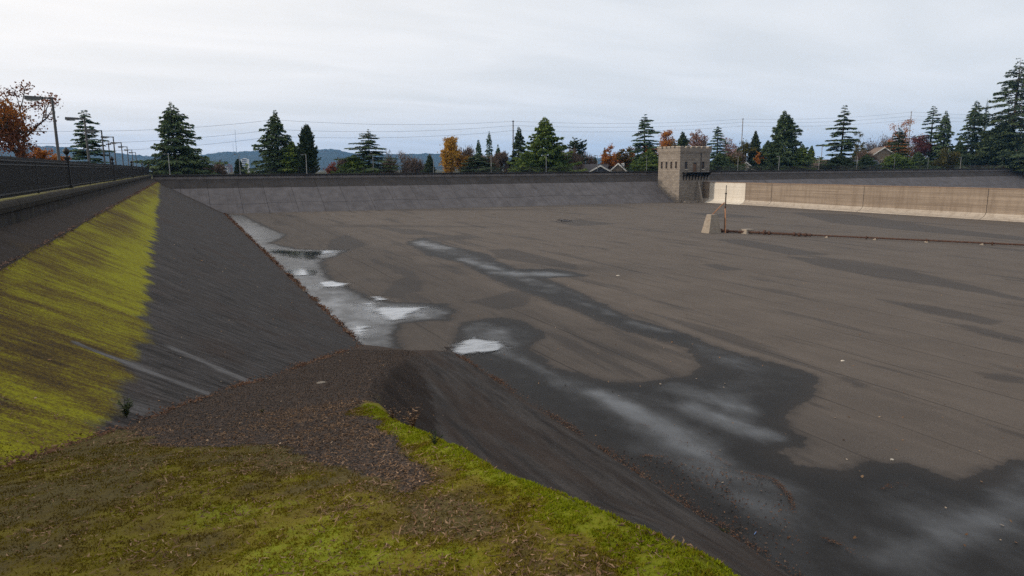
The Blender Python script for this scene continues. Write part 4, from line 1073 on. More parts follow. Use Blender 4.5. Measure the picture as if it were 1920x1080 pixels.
def conifer(name, loc, h, r, style, leaf, label, group, seed, lean=0.0, gap=0.0):
    g = np.random.default_rng(seed); S = STY[style]
    root = thing(name, loc, label, 'tree', group)
    tr = MB().tube([(0, 0, -0.3), (lean*h*0.3, 0, h*0.35), (lean*h*0.7, 0, h*0.7), (lean*h, 0, h*0.985)], [0.018*h+0.05, 0.014*h+0.03, 0.008*h+0.02, 0.012], 8)
    Ps, As, Bs, Ts, Ds = [], [], [], [], []
    z = S['t0']*h; sc = max(0.62, min(1.25, h/17))
    az_bias = g.uniform(0, 6.28); wob_k = g.uniform(0.7, 1.6); wob_p = g.uniform(0, 6.28); asym = g.uniform(0.08, 0.32)
    while z < h*0.985:
        t = z/h
        env = (1-t)**S['pw'] if style != 'column' else max(0.05, (1-t)**S['pw']*(0.72+0.28*min(1, t*5)))
        if style == 'pine': env = max(0.12, math.sin(math.pi*min(1, (t-0.1)/0.95))**0.7)
        env *= 1+0.16*math.sin(z*wob_k+wob_p)*(1-t)
        nb = S['nb'] if t < 0.9 else max(3, S['nb']-3)
        whorl = 1+g.uniform(-S['irr'], S['irr'])*0.6
        for b in range(nb):
            if g.random() < gap: continue
            az = 2*math.pi*(b+g.random()*0.8)/nb+z*1.7
            L = r*env*whorl*(1+g.uniform(-S['irr'], S['irr']*0.6))*(1+asym*math.cos(az-az_bias))*(1.22 if g.random() < 0.16 else 1.0)
            L = max(L, 0.08*sc)
            d = np.array([math.cos(az), math.sin(az), 0.0]); side = np.array([-d[1], d[0], 0.0])
            zz = z+g.normal()*S['step']*h*0.25
            x0 = lean*zz
            if L > 1.0 and style in ('cedar', 'pine', 'fir') :
                tr.tube([(x0, 0, zz), (x0+d[0]*L*0.5, d[1]*L*0.5, zz+L*0.5*0.12-S['droop']*L*0.25), (x0+d[0]*L*0.9, d[1]*L*0.9, zz-S['droop']*L*0.8+S['turn']*L*0.5)], [0.012*L+0.02, 0.008*L+0.012, 0.006], 4, False)
            n = int(S['den']*(L+0.25)*(0.8+0.4*g.random())/sc**0.8)+3
            s = np.sqrt(g.random(n))*0.92+0.08
            lat = g.normal(size=n)*0.42*(L*0.34*(1.15-s)+0.1*sc)*1.2
            base = np.array([x0, 0, zz])
            zc = 0.12*L*s-S['droop']*L*s**1.6+S['turn']*L*s**4*0.6
            P = base+d*(L*s)[:, None]+side*lat[:, None]
            P[:, 2] += zc+g.normal(size=n)*0.10*sc*(0.4+S['flat'])-np.abs(lat)*0.25
            ln = S['spr']*sc*(0.6+0.7*g.random(n))*min(1.0, 0.4+0.6*(1-t)/0.22)
            dirv = d[None, :]*(0.7+0.3*g.random(n))[:, None]+side[None, :]*(np.sign(lat)*0.6+g.normal(size=n)*0.4)[:, None]
            dirv[:, 2] += -S['droop']*1.0*(0.5+s)+g.normal(size=n)*0.35*S['flat']+(0.5 if style in ('column', 'pine') else 0.12)
            dirv /= np.linalg.norm(dirv, axis=1)[:, None]
            ref = np.tile(np.array([0, 0, 1.0]), (n, 1))+g.normal(size=(n, 3))*S['flat']
            wv = np.cross(dirv, ref); wv /= np.linalg.norm(wv, axis=1)[:, None]+1e-9
            Ps.append(P); As.append(dirv*ln[:, None]); Bs.append(wv*(ln*(0.16+0.10*g.random(n)))[:, None])
            br = np.clip(0.42+g.normal()*0.2, 0, 1)
            Ts.append(np.clip(br+g.normal(size=n)*0.22, 0, 1))
            bd = np.zeros((n, 3)); bd[:, 2] = -ln*0.18*(1 if S['droop'] > 0 else -0.4); Ds.append(bd)
        z += S['step']*h*(0.7+0.6*g.random())*(1.0 if t < 0.75 else 0.7)
    me = spray_mesh('crown', np.concatenate(Ps), np.concatenate(As), np.concatenate(Bs), np.concatenate(Ts), np.concatenate(Ds))
    tr.build('trunk', M['bark'], root, True); link('crown', me, LEAF[leaf], root)
    return root
def broadleaf(name, loc, h, r, leaf, label, group, seed, nleaf=5000, size=0.35, bare=False, low=0.18, cat='tree', bark='bark', clump=1.0):
    g = np.random.default_rng(seed)
    root = thing(name, loc, label, cat, group)
    tr = MB(); tips = []
    def grow(p, d, L, rad, lvl):
        d = d/np.linalg.norm(d); mid = p+d*L*0.5+g.normal(size=3)*L*0.05; end = p+d*L+g.normal(size=3)*L*0.06
        tr.tube([p, mid, end], [rad, rad*0.8, rad*0.6], 6 if lvl < 2 else 4, False)
        if lvl >= (4 if bare else 3): tips.append((end, L)); return
        if lvl >= 2: tips.append((mid, L)); tips.append((end, L))
        for k in range(3 if lvl else 5):
            nd = d*0.75+g.normal(size=3)*0.62; nd[2] += 0.18
            grow(p+(end-p)*(0.55+0.45*g.random()), nd, L*(0.62+0.2*g.random()), rad*0.55, lvl+1)
    grow(np.array([0, 0, -0.2]), np.array([0.02, 0.02, 1.0]), h*(0.30 if low > 0.1 else 0.16), 0.02*h+0.03, 0)
    T = np.array([q[0] for q in tips])
    # fit the branch tips into the crown's height and spread
    zmin, zmax = T[:, 2].min(), T[:, 2].max(); rr = np.percentile(np.hypot(T[:, 0], T[:, 1]), 92)
    fz = (h*0.95-h*low)/(zmax-zmin); fr = r*0.86/rr
    def fit(v):
        v = np.array(v, float); z = v[:, 2]
        k = np.clip((z-zmin*0.3)/(zmax-zmin*0.3), 0, 1)
        v[:, 0] *= 1+(fr-1)*k**0.5; v[:, 1] *= 1+(fr-1)*k**0.5
        v[:, 2] = np.where(z > zmin, h*low+(z-zmin)*fz, z*(h*low)/zmin if zmin > 0.2 else z)
        return v
    T = fit(T); tr.v = [tuple(q) for q in fit(tr.v)]
    if bare:
        n = nleaf; idx = g.integers(0, len(T), n); P = T[idx]+g.normal(size=(n, 3))*r*0.10
        d = (P-np.array([0, 0, h*0.35]))*np.array([1, 1, 0.9])+g.normal(size=(n, 3))*r*0.35; d[:, 2] += 0.25*r
        d /= np.linalg.norm(d, axis=1)[:, None]; ln = size*(0.6+0.9*g.random(n))
        w = np.cross(d, g.normal(size=(n, 3))); w /= np.linalg.norm(w, axis=1)[:, None]
        me = spray_mesh('twigs', P, d*ln[:, None], w*0.055, g.random(n))
        tr.build('trunk', M['bark'], root, True); link('twigs', me, LEAF[leaf], root); return root
    # drop some tips so that sky shows through, then cluster leaves round the rest
    keep = g.random(len(T)) < 0.85; T = T[keep]; ct = g.random(len(T))
    idx = g.integers(0, len(T), nleaf)
    P = T[idx]+g.normal(size=(nleaf, 3))*r*0.105*clump*np.array([1, 1, 0.8])
    A = g.normal(size=(nleaf, 3)); A[:, 2] -= 0.3; A /= np.linalg.norm(A, axis=1)[:, None]
    w = np.cross(A, g.normal(size=(nleaf, 3))); w /= np.linalg.norm(w, axis=1)[:, None]
    ln = size*(0.6+0.8*g.random(nleaf))
    ti = np.clip(0.25+0.55*ct[idx]+g.normal(size=nleaf)*0.16, 0, 1)
    me = spray_mesh('crown', P, A*ln[:, None], w*(ln*0.36)[:, None], ti)
    tr.build('trunk', M['bark'], root, True); link('crown', me, LEAF[leaf], root)
    return root
def place(px, top, hw, Y):
    p = at_y(px, top, Y); gz = float(ground_z(p[0], Y)); dep = float(np.dot(p-CAM, FW))
    return (p[0], Y, gz-0.05), p[2]-gz, 1.1*hw*dep/FPX
CG = 'conifers beyond the far rim'; BG = 'broadleaf trees beyond the far rim'
CONIFERS = [
 # px, top, halfwidth, Y, style, leaf, label
 (156,203,38,118,'cedar','blue','open tiered cedar behind the row of lamps and iron fence'),
 (318,190,60,160,'fir','fir','big ragged fir at the far corner above the mossy bank'),
 (350,268,28,158,'fir','fir','low spreading conifer under the big corner fir'),
 (516,205,44,165,'fir','fir','second tall ragged fir, right of the city gap'),
 (546,262,26,162,'fir','green','smaller bushy fir leaning against the second tall fir'),
 (574,232,19,160,'column','dark','narrow dense conifer with a ragged pointed top'),
 (446,298,9,175,'column','dark','small pointed conifer standing in the city gap'),
 (690,242,50,160,'cedar','fir','broad low cedar left of the yellow tree'),
 (662,290,26,158,'dense','green','low dark bush-like conifer under the broad cedar'),
 (806,288,13,175,'dense','dark','small dark conifer touching the yellow tree'),
 (892,289,38,157,'cedar','dark','low spreading dark cedar just right of the yellow tree'),
 (897,260,10,240,'fir','blue','first of three distant pale spires behind the low cedar'),
 (917,243,12,235,'spire','blue','tallest of three distant pale spires behind the low cedar'),
 (933,270,10,240,'fir','blue','last of three distant pale spires, beside the dark pole'),
 (972,236,20,178,'fir','dark','dark drooping conifer right behind the dark wooden pole'),
 (1022,218,48,164,'dense','green','broad dense dark green conifer in the middle of the far rim'),
 (988,282,24,160,'dense','green','low bushy conifer joined to the middle dense conifer'),
 (1079,258,16,188,'pine','dark','lone pine with an uneven top, above the grey roof'),
 (1134,276,9,215,'fir','dark','small dark conifer left of the orange red maple'),
 (1116,293,9,215,'dense','dark','small rounded conifer beyond the grey roofed house'),
 (1210,212,34,168,'cedar','blue','tall open tiered cedar left of the gatehouse'),
 (1218,278,26,158,'dense','green','bushy dark conifer at the left foot of the gatehouse'),
 (1281,246,24,178,'dense','dark','dark conifer rising right behind the gatehouse'),
 (1347,233,25,166,'cedar','blue','hook topped tiered cedar right of the gatehouse'),
 (1350,285,26,160,'dense','fir','bushy conifer below the hook topped cedar'),
 (1418,244,17,184,'dense','dark','dark slim conifer behind the pale tall pole'),
 (1472,206,44,168,'dense','fir','large dense dark conifer right of the pale pole'),
 (1440,262,28,164,'dense','fir','dark bushy conifer joined to the large dense conifer'),
 (1505,268,22,162,'fir','green','smaller green fir at the right of the large dense conifer'),
 (1523,272,16,182,'dense','green','rounded green conifer beside the brown roofed house'),
 (1584,197,34,166,'cedar','fir','tall tiered cedar standing alone among the right-hand houses'),
 (1575,290,36,162,'dense','dark','dark bushy base of conifers under the lone tiered cedar'),
 (1688,236,22,172,'cedar','dark','dark cedar right of the big gabled house'),
 (1680,286,34,162,'dense','green','low green conifer before the big gabled house'),
 (1752,196,28,178,'cedar','blue','flat topped tiered cedar above the maroon shrub'),
 (1776,206,24,172,'fir','fir','pointed fir right beside the flat topped cedar'),
 (1832,185,38,172,'fir','fir','tall fir left of the tallest fir at the frame edge'),
 (1853,182,12,260,'spire','blue','distant slim spire between the two tallest firs'),
 (1916,104,84,158,'fir','dark','tallest dark fir, at the right edge of the picture'),
 (1885,225,58,156,'dense','dark','dark bushy conifer under the tallest fir'),
 (1625,288,22,164,'dense','fir','low dark conifer between the lone tiered cedar and the gabled house'),
 (1722,284,24,163,'dense','fir','low green conifer below the maroon tree'),
 (1800,262,22,166,'dense','fir','mid green conifer filling in left of the tall firs'),
 (1862,240,26,170,'dense','dark','dark conifer between the tall fir and the tallest fir'),
 (1384,276,22,182,'dense','dark','dark bushy conifer behind the cream house pole'),
 (1196,288,20,170,'dense','green','low green conifer right of the steep white gable'),
 (1090,296,14,200,'dense','fir','small dark conifer beyond the long grey roof'),
 (1960,150,55,165,'fir','dark','dark fir behind the tallest fir, mostly cut off by the frame'),
]
for i, (px, top, hw, Y, sty, leaf, lab) in enumerate(CONIFERS):
    loc, h, r = place(px, top, hw, Y)
    conifer('conifer', loc, h, r, sty, leaf, lab, CG, 100+i, lean=random.uniform(-0.012, 0.012), gap=0.07 if sty == 'cedar' else 0.06)
BROAD = [
 # px, top, halfwidth, Y, leaf, leaves, size, low, label
 (25,152,78,72,'rust',5200,0.15,0.2,'rust red maple with thinning leaves behind the iron fence'),
 (-45,140,70,70,'orange',3000,0.15,0.2,'thinning rust maple at the left frame edge'),
 (70,276,40,80,'orange',2400,0.17,0.05,'low red brown shrub behind the fence under the maple'),
 (845,256,32,163,'gold',9500,0.34,0.1,'golden yellow autumn tree'),
 (1150,272,24,178,'orange',5500,0.36,0.1,'orange red maple above the white gable'),
 (1176,276,22,175,'mix',5000,0.36,0.1,'half green half orange maple right of the orange red one'),
 (1252,240,27,196,'orange',5000,0.4,0.2,'orange tree behind the left side of the gatehouse'),
 (1228,268,24,190,'orange',4500,0.36,0.1,'orange foliage left of the gatehouse behind the tiered cedar'),
 (1270,258,18,188,'mix',3500,0.36,0.15,'olive and orange tree above the gatehouse battlements'),
 (1306,241,22,205,'pink',3000,0.4,0.2,'faded pinkish tree above the right side of the gatehouse'),
 (1366,256,26,196,'pink',2800,0.36,0.15,'faded orange pink tree behind the hook topped cedar'),
 (1372,292,24,172,'olive',4000,0.34,0.05,'olive shrubby tree behind the cream house'),
 (1400,262,24,186,'olive',4000,0.36,0.1,'dark olive tree left of the large dense conifer'),
 (1424,285,11,165,'orange',1200,0.34,0.4,'small spray of orange leaves before the large dense conifer'),
 (1614,244,14,200,'olive',4000,0.34,0.15,'rounded brownish olive tree behind the lone tiered cedar'),
 (1700,222,34,190,'orange',6500,0.38,0.15,'orange brown tree behind the pale pole on the right'),
 (1733,250,24,178,'maroon',5000,0.34,0.05,'maroon bushy tree right of the pale pole'),
 (1690,258,28,180,'mix',4500,0.36,0.1,'yellowing tree between the gabled house and the maroon tree'),
 (1773,278,24,164,'olive',4500,0.34,0.02,'yellow green hedge-like shrub below the pointed fir'),
 (1843,286,20,160,'olive',3500,0.34,0.02,'yellowish shrub at the foot of the tall firs'),
 (1812,274,18,170,'mix',1800,0.36,0.3,'sparse tan leaved tree before the tall firs'),
 (622,304,20,190,'red',2200,0.34,0.05,'small red shrub between the narrow conifer and the broad cedar'),
 (465,306,12,185,'green',2200,0.34,0.02,'small green bush in the city gap by the second fir'),
 (1405,300,0,0,'olive',0,0,0,''),
]
for i, (px, top, hw, Y, leaf, nl, sz, low, lab) in enumerate(BROAD):
    if not lab: continue
    loc, h, r = place(px, top, hw, Y)
    broadleaf('broadleaf_tree' if h > 6 else 'shrub', loc, h, r, leaf, lab, BG if Y > 150 else 'maples behind the fence', 300+i, nl, sz, False, low, 'tree' if h > 6 else 'shrub', clump=0.8 if Y < 150 else 1.0)
BARE = [(735,285,26,190,'bare grey brown tree right of the broad cedar'), (775,292,20,200,'bare thin tree left of the yellow tree'), (868,276,22,185,'bare tree against the right of the yellow tree'),
 (940,286,18,178,'bare twiggy tree left of the dark pole'), (1046,270,20,186,'bare tree behind the middle dense conifer'), (1066,282,22,180,'bare brown tree under the lone pine'), (1102,284,16,200,'bare pale tree beyond the grey roof'),
 (1322,262,16,200,'bare reddish tree just right of the gatehouse top'), (1640,252,34,200,'wide bare brown tree behind the big gabled house'), (1664,256,28,205,'second bare brown tree behind the house chimney'),
 (1385,286,18,176,'bare tree behind the cream house'), (395,306,24,175,'bare low tree in the city gap'), (640,300,16,185,'bare small tree beside the red shrub'), (1622,284,22,176,'bare shrub left of the big gabled house'), (912,292,20,172,'bare brown thicket tree below the spires')]
for i, (px, top, hw, Y, lab) in enumerate(BARE):
    loc, h, r = place(px, top, hw, Y)
    broadleaf('bare_tree', loc, h, r, 'brown', lab, 'bare trees beyond the far rim', 500+i, 3400, 0.8, True, 0.12)

# ------------------------------------------------------------------ houses beyond the rim
M['roof_grey'] = plain('grey_shingles', (0.075, 0.072, 0.078), 0.95, 0.25, 1.5, 0, 0.02)
M['roof_brown'] = plain('brown_shingles', (0.13, 0.095, 0.075), 0.95, 0.25, 1.5, 0, 0.02)
M['wall_blue'] = plain('slate_blue_siding', (0.05, 0.06, 0.085), 0.9, 0.15, 2)
M['wall_cream'] = plain('cream_siding', (0.55, 0.5, 0.42), 0.9, 0.12, 2)
M['wall_tan'] = plain('tan_siding', (0.22, 0.18, 0.14), 0.9, 0.15, 2)
M['brick'] = plain('orange_brick', (0.30, 0.13, 0.07), 0.9, 0.25, 4)
M['brick_dark'] = plain('dark_brick', (0.09, 0.05, 0.04), 0.9, 0.25, 4)
def house(px, ridge_y, Y, w, d, rise, rz, wall, roof, label, chimney=None, wins=2, trim=True, gables=None):
    p = at_y(px, ridge_y, Y); gz = float(ground_z(p[0], Y)); H = p[2]-gz; eh = max(1.6, H-rise)
    root = thing('house', (p[0], Y, gz), label, 'house', None, rz)
    MB().box(-w/2, w/2, -d/2, d/2, -0.3, eh).poly([(-w/2, -d/2, eh), (w/2, -d/2, eh), (0, -d/2, H-0.12), (-w/2, d/2, eh), (w/2, d/2, eh), (0, d/2, H-0.12)], [(0, 1, 2), (3, 5, 4), (0, 2, 5, 3), (1, 4, 5, 2)]).build('wall', wall, root)
    o = 0.45; sl = (H-eh)/(w/2); t = 0.16
    rf = MB()
    for s in (-1, 1):
        rf.poly([(0, -d/2-o, H), (s*(w/2+o), -d/2-o, eh-o*sl), (s*(w/2+o), d/2+o, eh-o*sl), (0, d/2+o, H), (0, -d/2-o, H+t), (s*(w/2+o), -d/2-o, eh-o*sl+t), (s*(w/2+o), d/2+o, eh-o*sl+t), (0, d/2+o, H+t)],
                [(0,1,2,3),(4,7,6,5),(0,4,5,1),(1,5,6,2),(2,6,7,3)])
    r_ = rf.build('roof', roof, root)
    if trim:
        for s in (-1, 1):
            MB().poly([(0, -d/2-o-0.06, H-0.28), (s*(w/2+o), -d/2-o-0.06, eh-o*sl-0.28), (s*(w/2+o), -d/2-o-0.06, eh-o*sl+t), (0, -d/2-o-0.06, H+t), (0, -d/2-o-0.004, H-0.28), (s*(w/2+o), -d/2-o-0.004, eh-o*sl-0.28), (s*(w/2+o), -d/2-o-0.004, eh-o*sl+t), (0, -d/2-o-0.004, H+t)],
                      [(0,1,2,3),(4,7,6,5),(0,4,5,1),(1,5,6,2),(2,6,7,3),(3,7,4,0)]).build('barge_board', M['trim'], r_)
    for k in range(wins):
        xx = (k-(wins-1)/2)*min(1.7, w/(wins+0.6))
        wi = MB().box(xx-0.45, xx+0.45, -d/2-0.03, -d/2-0.002, eh-0.9, eh+0.35).build('window', M['window'], root)
        MB().box(xx-0.55, xx+0.55, -d/2-0.06, -d/2-0.032, eh+0.352, eh+0.46).box(xx-0.04, xx+0.04, -d/2-0.055, -d/2-0.032, eh-0.9, eh+0.35).build('frame', M['trim'], wi)
    if chimney:
        cx, cy, ch, mat = chimney
        MB().box(cx-0.4, cx+0.4, cy-0.4, cy+0.4, eh*0.6, H+ch).box(cx-0.48, cx+0.48, cy-0.48, cy+0.48, H+ch-0.25, H+ch-0.08).build('chimney', mat, r_)
    return root
house(1127, 310.5, 172, 7.0, 9, 2.4, math.radians(-35), M['wall_blue'], M['roof_grey'], 'grey roofed house with slate blue gable and pale trim', None, 0)
house(1096, 308.5, 182, 9.0, 14, 2.2, math.radians(50), M['wall_blue'], M['roof_grey'], 'long grey shingle roof with a dark brick chimney', (2.2, -2, 0.4, M['brick_dark']), 0, False)
house(1161, 306.5, 172, 5.6, 9, 2.9, math.radians(-38), M['wall_tan'], M['roof_grey'], 'house with a steep white trimmed gable under the orange maple', (1.0, 2.5, 0.1, M['trim']), 0)
house(1398, 304, 172, 5.4, 7, 2.3, math.radians(-40), M['wall_cream'], M['roof_brown'], 'small cream house with two windows at the foot of the pale pole', None, 2)
house(1530, 300, 176, 9.5, 9, 2.6, math.radians(40), M['wall_tan'], M['roof_brown'], 'low brown roofed house left of the lone tiered cedar', None, 0, False)
hb = house(1650, 277, 185, 15, 12, 5.2, math.radians(-38), M['wall_tan'], M['roof_brown'], 'big gabled house with swept eaves and an orange brick chimney', (0.6, -5.0, 0.5, M['brick']), 2)
house(1622, 301, 166, 9, 7, 2.0, math.radians(55), M['wall_blue'], M['wall_blue'], 'low dark blue roof before the big gabled house', None, 0, False)

# ------------------------------------------------------------------ city in the gap, radio masts on the hill
M['city_white'] = plain('city_concrete', (0.6, 0.6, 0.6), 0.9, 0.08, 0.1)
M['city_brick'] = plain('city_brick', (0.22, 0.12, 0.10), 0.9, 0.15, 0.1)
M['city_glass'] = plain('city_glass', (0.12, 0.14, 0.17), 0.4, 0.2, 0.2)
def tower_block(px, top, wpx, Y, mat, label, stripes):
    p = at_y(px, top, Y); gz = float(ground_z(p[0], Y)); dep = float(np.dot(p-CAM, FW)); w = wpx*dep/FPX; h = p[2]-gz
    r_ = thing('apartment_block' if h > 20 else 'office_building', (p[0], Y, gz), label, 'building', None, -0.3)
    MB().box(-w/2, w/2, -w/3, w/3, -0.5, h).build('wall', mat, r_)
    n = max(2, int(h/3.3))
    for k in range(n):
        for (a, b) in stripes:
            MB().box(a*w, b*w, -w/3-0.15, -w/3-0.01, (k+0.25)*h/n, (k+0.85)*h/n).build('window', M['city_glass'], r_)
    MB().box(-w*0.2, w*0.2, -w*0.15, w*0.15, h, h+1.6).build('plant_room', mat, r_)
tower_block(459, 298, 13, 1500, M['city_white'], 'white slab tower block in the city beyond the gap', [(-0.3, 0.3)])
tower_block(430, 309, 9, 1400, M['city_brick'], 'small reddish city block left of the white tower', [(-0.4, -0.05), (0.05, 0.4)])
tower_block(420, 314, 16, 900, M['city_white'], 'low pale city building near the dark pole', [(-0.45, -0.1), (0.1, 0.45)])
tower_block(402, 312, 14, 1300, M['city_white'], 'faint pale city block next to the corner fir', [(-0.4, 0.4)])
tower_block(380, 314, 14, 1200, M['city_brick'], 'faint brown city block half hidden by the corner fir', [(-0.4, 0.4)])
tower_block(595, 312, 9, 1400, M['city_white'], 'faint pale city block right of the narrow conifer', [(-0.4, 0.4)])
for px, top, lab, rr in ((440.5, 243, 'tall thin radio mast on the wooded hill', 1.5), (436.5, 268, 'short thin radio mast beside the tall one on the hill', 0.8)):
    p = at_y(px, top, 5000.0)
    r_ = thing('radio_mast', (p[0], 5000.0, 90.0), lab, 'mast')
    MB().tube([(0, 0, 0), (0, 0, p[2]-90)], [rr, rr*0.7], 6).build('lattice', M['galv'], r_)

# ------------------------------------------------------------------ moss, needles and leaves
def tint_mat(name, cols, trans=0.0, rough=0.85): return leaf_material(name, cols, trans, rough)
M['moss_blade'] = tint_mat('moss_blades', [(0.075, 0.050, 0.011), (0.132, 0.096, 0.009), (0.175, 0.150, 0.006), (0.20, 0.235, 0.006)], 0.25)
M['needle'] = tint_mat('dry_needles', [(0.05, 0.028, 0.016), (0.12, 0.068, 0.036), (0.20, 0.12, 0.066), (0.32, 0.21, 0.13)], 0.0)
M['leaf_dry'] = tint_mat('fallen_leaf_browns', [(0.05, 0.026, 0.018), (0.11, 0.055, 0.033), (0.18, 0.095, 0.055), (0.28, 0.19, 0.12)], 0.1)
M['leaf_pale'] = tint_mat('pale_fallen_leaves', [(0.16, 0.08, 0.04), (0.32, 0.2, 0.11), (0.5, 0.42, 0.32)], 0.1)
M['leaf_seam'] = tint_mat('faded_leaf_line', [(0.10, 0.055, 0.04), (0.19, 0.115, 0.085), (0.28, 0.18, 0.13)], 0.0)
M['chip'] = tint_mat('asphalt_chips', [(0.014, 0.012, 0.0115), (0.04, 0.032, 0.028), (0.085, 0.068, 0.057)], 0.0)
M['weed'] = tint_mat('weed_leaves', [(0.02, 0.03, 0.012), (0.04, 0.058, 0.02), (0.08, 0.09, 0.035)], 0.2)
def surf(X, Y):
    """top of ramp or mossy bank, whichever is higher"""
    m_, _, _, _ = ramp_fields(X, Y)
    rz = ramp_z(X, Y)+m_*((fbm(X*11, Y*11, 3, 66)-0.4)*0.04)
    return np.maximum(rz, left_z(X))
g = np.random.default_rng(42)
def scatter_xy(n, x0, x1, y0, y1, near=True):
    X = g.uniform(x0, x1, n)
    Y = y0+(y1-y0)*(g.random(n)**1.7 if near else g.random(n))
    return X, Y
def flat_sprays(name, X, Y, Z, ln, wd, tint, mat, label, up=0.25, curl=0.3, kind='stuff'):
    n = len(X); az = g.uniform(0, 2*np.pi, n)
    A = np.stack([np.cos(az), np.sin(az), g.normal(size=n)*up], 1)*ln[:, None]
    w = np.stack([-np.sin(az), np.cos(az), g.normal(size=n)*0.5], 1)*wd[:, None]
    bd = np.stack([g.normal(size=n), g.normal(size=n), g.normal(size=n)*0.5], 1)*ln[:, None]*curl
    P = np.stack([X, Y, Z], 1)
    me = spray_mesh(name, P, A, w, tint, bd)
    return tag(link(name, me, mat), label, kind=kind)
# moss blades
X, Y = scatter_xy(420000, -3.0, 2.5, 1.6, 9.5)
mo, gr, stp, lit = ramp_fields(X, Y)
keep = (g.random(len(X)) < np.clip(0.16+mo*1.1+0.6*stp, 0, 1)*(1-0.8*(fbm(X*8, Y*8, 3, 88) > 0.54))) & (gr < 0.6)
X, Y, mo, stp = X[keep], Y[keep], mo[keep], stp[keep]; n = len(X)
A = np.stack([g.normal(size=n)*0.55, g.normal(size=n)*0.55, np.ones(n)], 1); A /= np.linalg.norm(A, axis=1)[:, None]
ln = (0.008+0.014*g.random(n))*(0.8+0.05*Y)*(1+0.35*stp)
W_ = np.cross(A, g.normal(size=(n, 3))); W_ /= np.linalg.norm(W_, axis=1)[:, None]
P = np.stack([X, Y, surf(X, Y)-0.002], 1)
ti = np.clip(0.05+0.62*mo+0.35*(fbm(X*7, Y*7, 3, 90)-0.5)*2+0.30*stp+g.normal(size=n)*0.14, 0, 1)
v = np.stack([P-W_*(ln*0.3)[:, None], P+W_*(ln*0.3)[:, None], P+A*ln[:, None]], 1).reshape(-1, 3)
me = mesh_np('moss', v, np.arange(n*3).reshape(-1, 3)); attr(me, 'tint', np.repeat(ti, 3))
tag(link('moss', me, M['moss_blade']), 'bright green moss tufts covering the near part of the ramp', kind='stuff')
# dry needles and twigs over the moss
X, Y = scatter_xy(80000, -4.0, 2.4, 1.6, 11)
mo, gr, stp, lit = ramp_fields(X, Y)
cl = fbm(X*2.2, Y*2.2, 4, 91)
keep = g.random(len(X)) < np.clip(0.2+2.2*(cl-0.48)+0.9*lit+0.12*gr+0.35*sstep(0.3, 1.6, X)*(1-stp), 0.05, 1)*(1-0.45*stp)
X, Y = X[keep], Y[keep]; n = len(X)
flat_sprays('needle_litter', X, Y, surf(X, Y)+0.008, 0.014+0.032*g.random(n), (0.0017+0.0022*g.random(n))*(1+0.06*Y), np.clip(g.normal(size=n)*0.28+0.5, 0, 1), M['needle'], 'dry brown needles and twigs strewn over the moss', 0.35, 0.3)
# chips of broken asphalt on the bare part of the ramp
X, Y = scatter_xy(150000, -2, 8, 3, 27)
mo, gr, stp, lit = ramp_fields(X, Y); Cx = np.interp(Y, CR_Y, CR_X)
keep = (gr > 0.45) & (X < Cx+0.9) & (ramp_z(X, Y) > left_z(X)+0.02)
X, Y = X[keep], Y[keep]; n = len(X)
s = (0.005+0.008*g.random(n)**2)*(1+Y*0.03)
P = np.stack([X, Y, surf(X, Y)+s*0.2], 1)
tet = np.array([[1, 0, -.4], [-.5, .87, -.4], [-.5, -.87, -.4], [0, 0, .75]])
rot = g.uniform(0, 6.28, n); c_, s_ = np.cos(rot), np.sin(rot)
jit = tet[None]*(0.7+0.6*g.random((n, 4, 1)))
v = np.stack([jit[..., 0]*c_[:, None]-jit[..., 1]*s_[:, None], jit[..., 0]*s_[:, None]+jit[..., 1]*c_[:, None], jit[..., 2]], -1)*s[:, None, None]+P[:, None]
f = (np.arange(n)*4)[:, None, None]+np.array([[0, 1, 3], [1, 2, 3], [2, 0, 3]])[None]
me = mesh_np('gravel', v.reshape(-1, 3), f.reshape(-1, 3)); attr(me, 'tint', np.repeat(np.clip(g.normal(size=n)*0.28+0.42, 0, 1), 4))
tag(link('gravel', me, M['chip']), 'loose dark asphalt gravel on the bare middle of the ramp', kind='stuff')
X, Y = X[::3]+0.01, Y[::3]; n = len(X)
flat_sprays('leaf_crumbs', X, Y, surf(X, Y)+0.01, 0.010+0.02*g.random(n), 0.002+0.004*g.random(n), np.clip(g.normal(size=n)*0.25+0.38, 0, 1), M['needle'], 'brown leaf crumbs among the ramp gravel', 0.3, 0.2)
# leaf lines: ramp against the bank, joint on the bank, foot of the bank
def line_leaves(name, pts, n, width, size, mat, label, zf):
    pts = np.asarray(pts); seg = np.hypot(*np.diff(pts, axis=0).T); cum = np.concatenate([[0], np.cumsum(seg)])
    t = g.random(n)*cum[-1]
    cl = fbm(t*0.9, t*0, 4, 33); k = g.random(n) < np.clip(0.25+2.2*(cl-0.42), 0.08, 1); t = t[k]; n = len(t)
    X = np.interp(t, cum, pts[:, 0])+g.normal(size=n)*width; Y = np.interp(t, cum, pts[:, 1])+g.normal(size=n)*width
    far = 1+np.hypot(X, Y)*0.012
    flat_sprays(name, X, Y, zf(X, Y)+0.015+0.02*g.random(n), size*far*(0.6+0.8*g.random(n)), size*far*(0.2+0.2*g.random(n)), np.clip(g.normal(size=n)*0.25+0.42, 0, 1), mat, label, 0.3, 0.25)
RL = [(7-max(float(ramp_r(y)), 0)/SLOPE, y) for y in np.arange(3, 30.3, 0.5)]
RL = [(max(x_, WALL_X+0.1)+0.05, y) for x_, y in RL]
line_leaves('leaf_litter', RL, 6500, 0.075, 0.034, M['leaf_dry'], 'line of dead leaves where the ramp meets the mossy bank', surf)
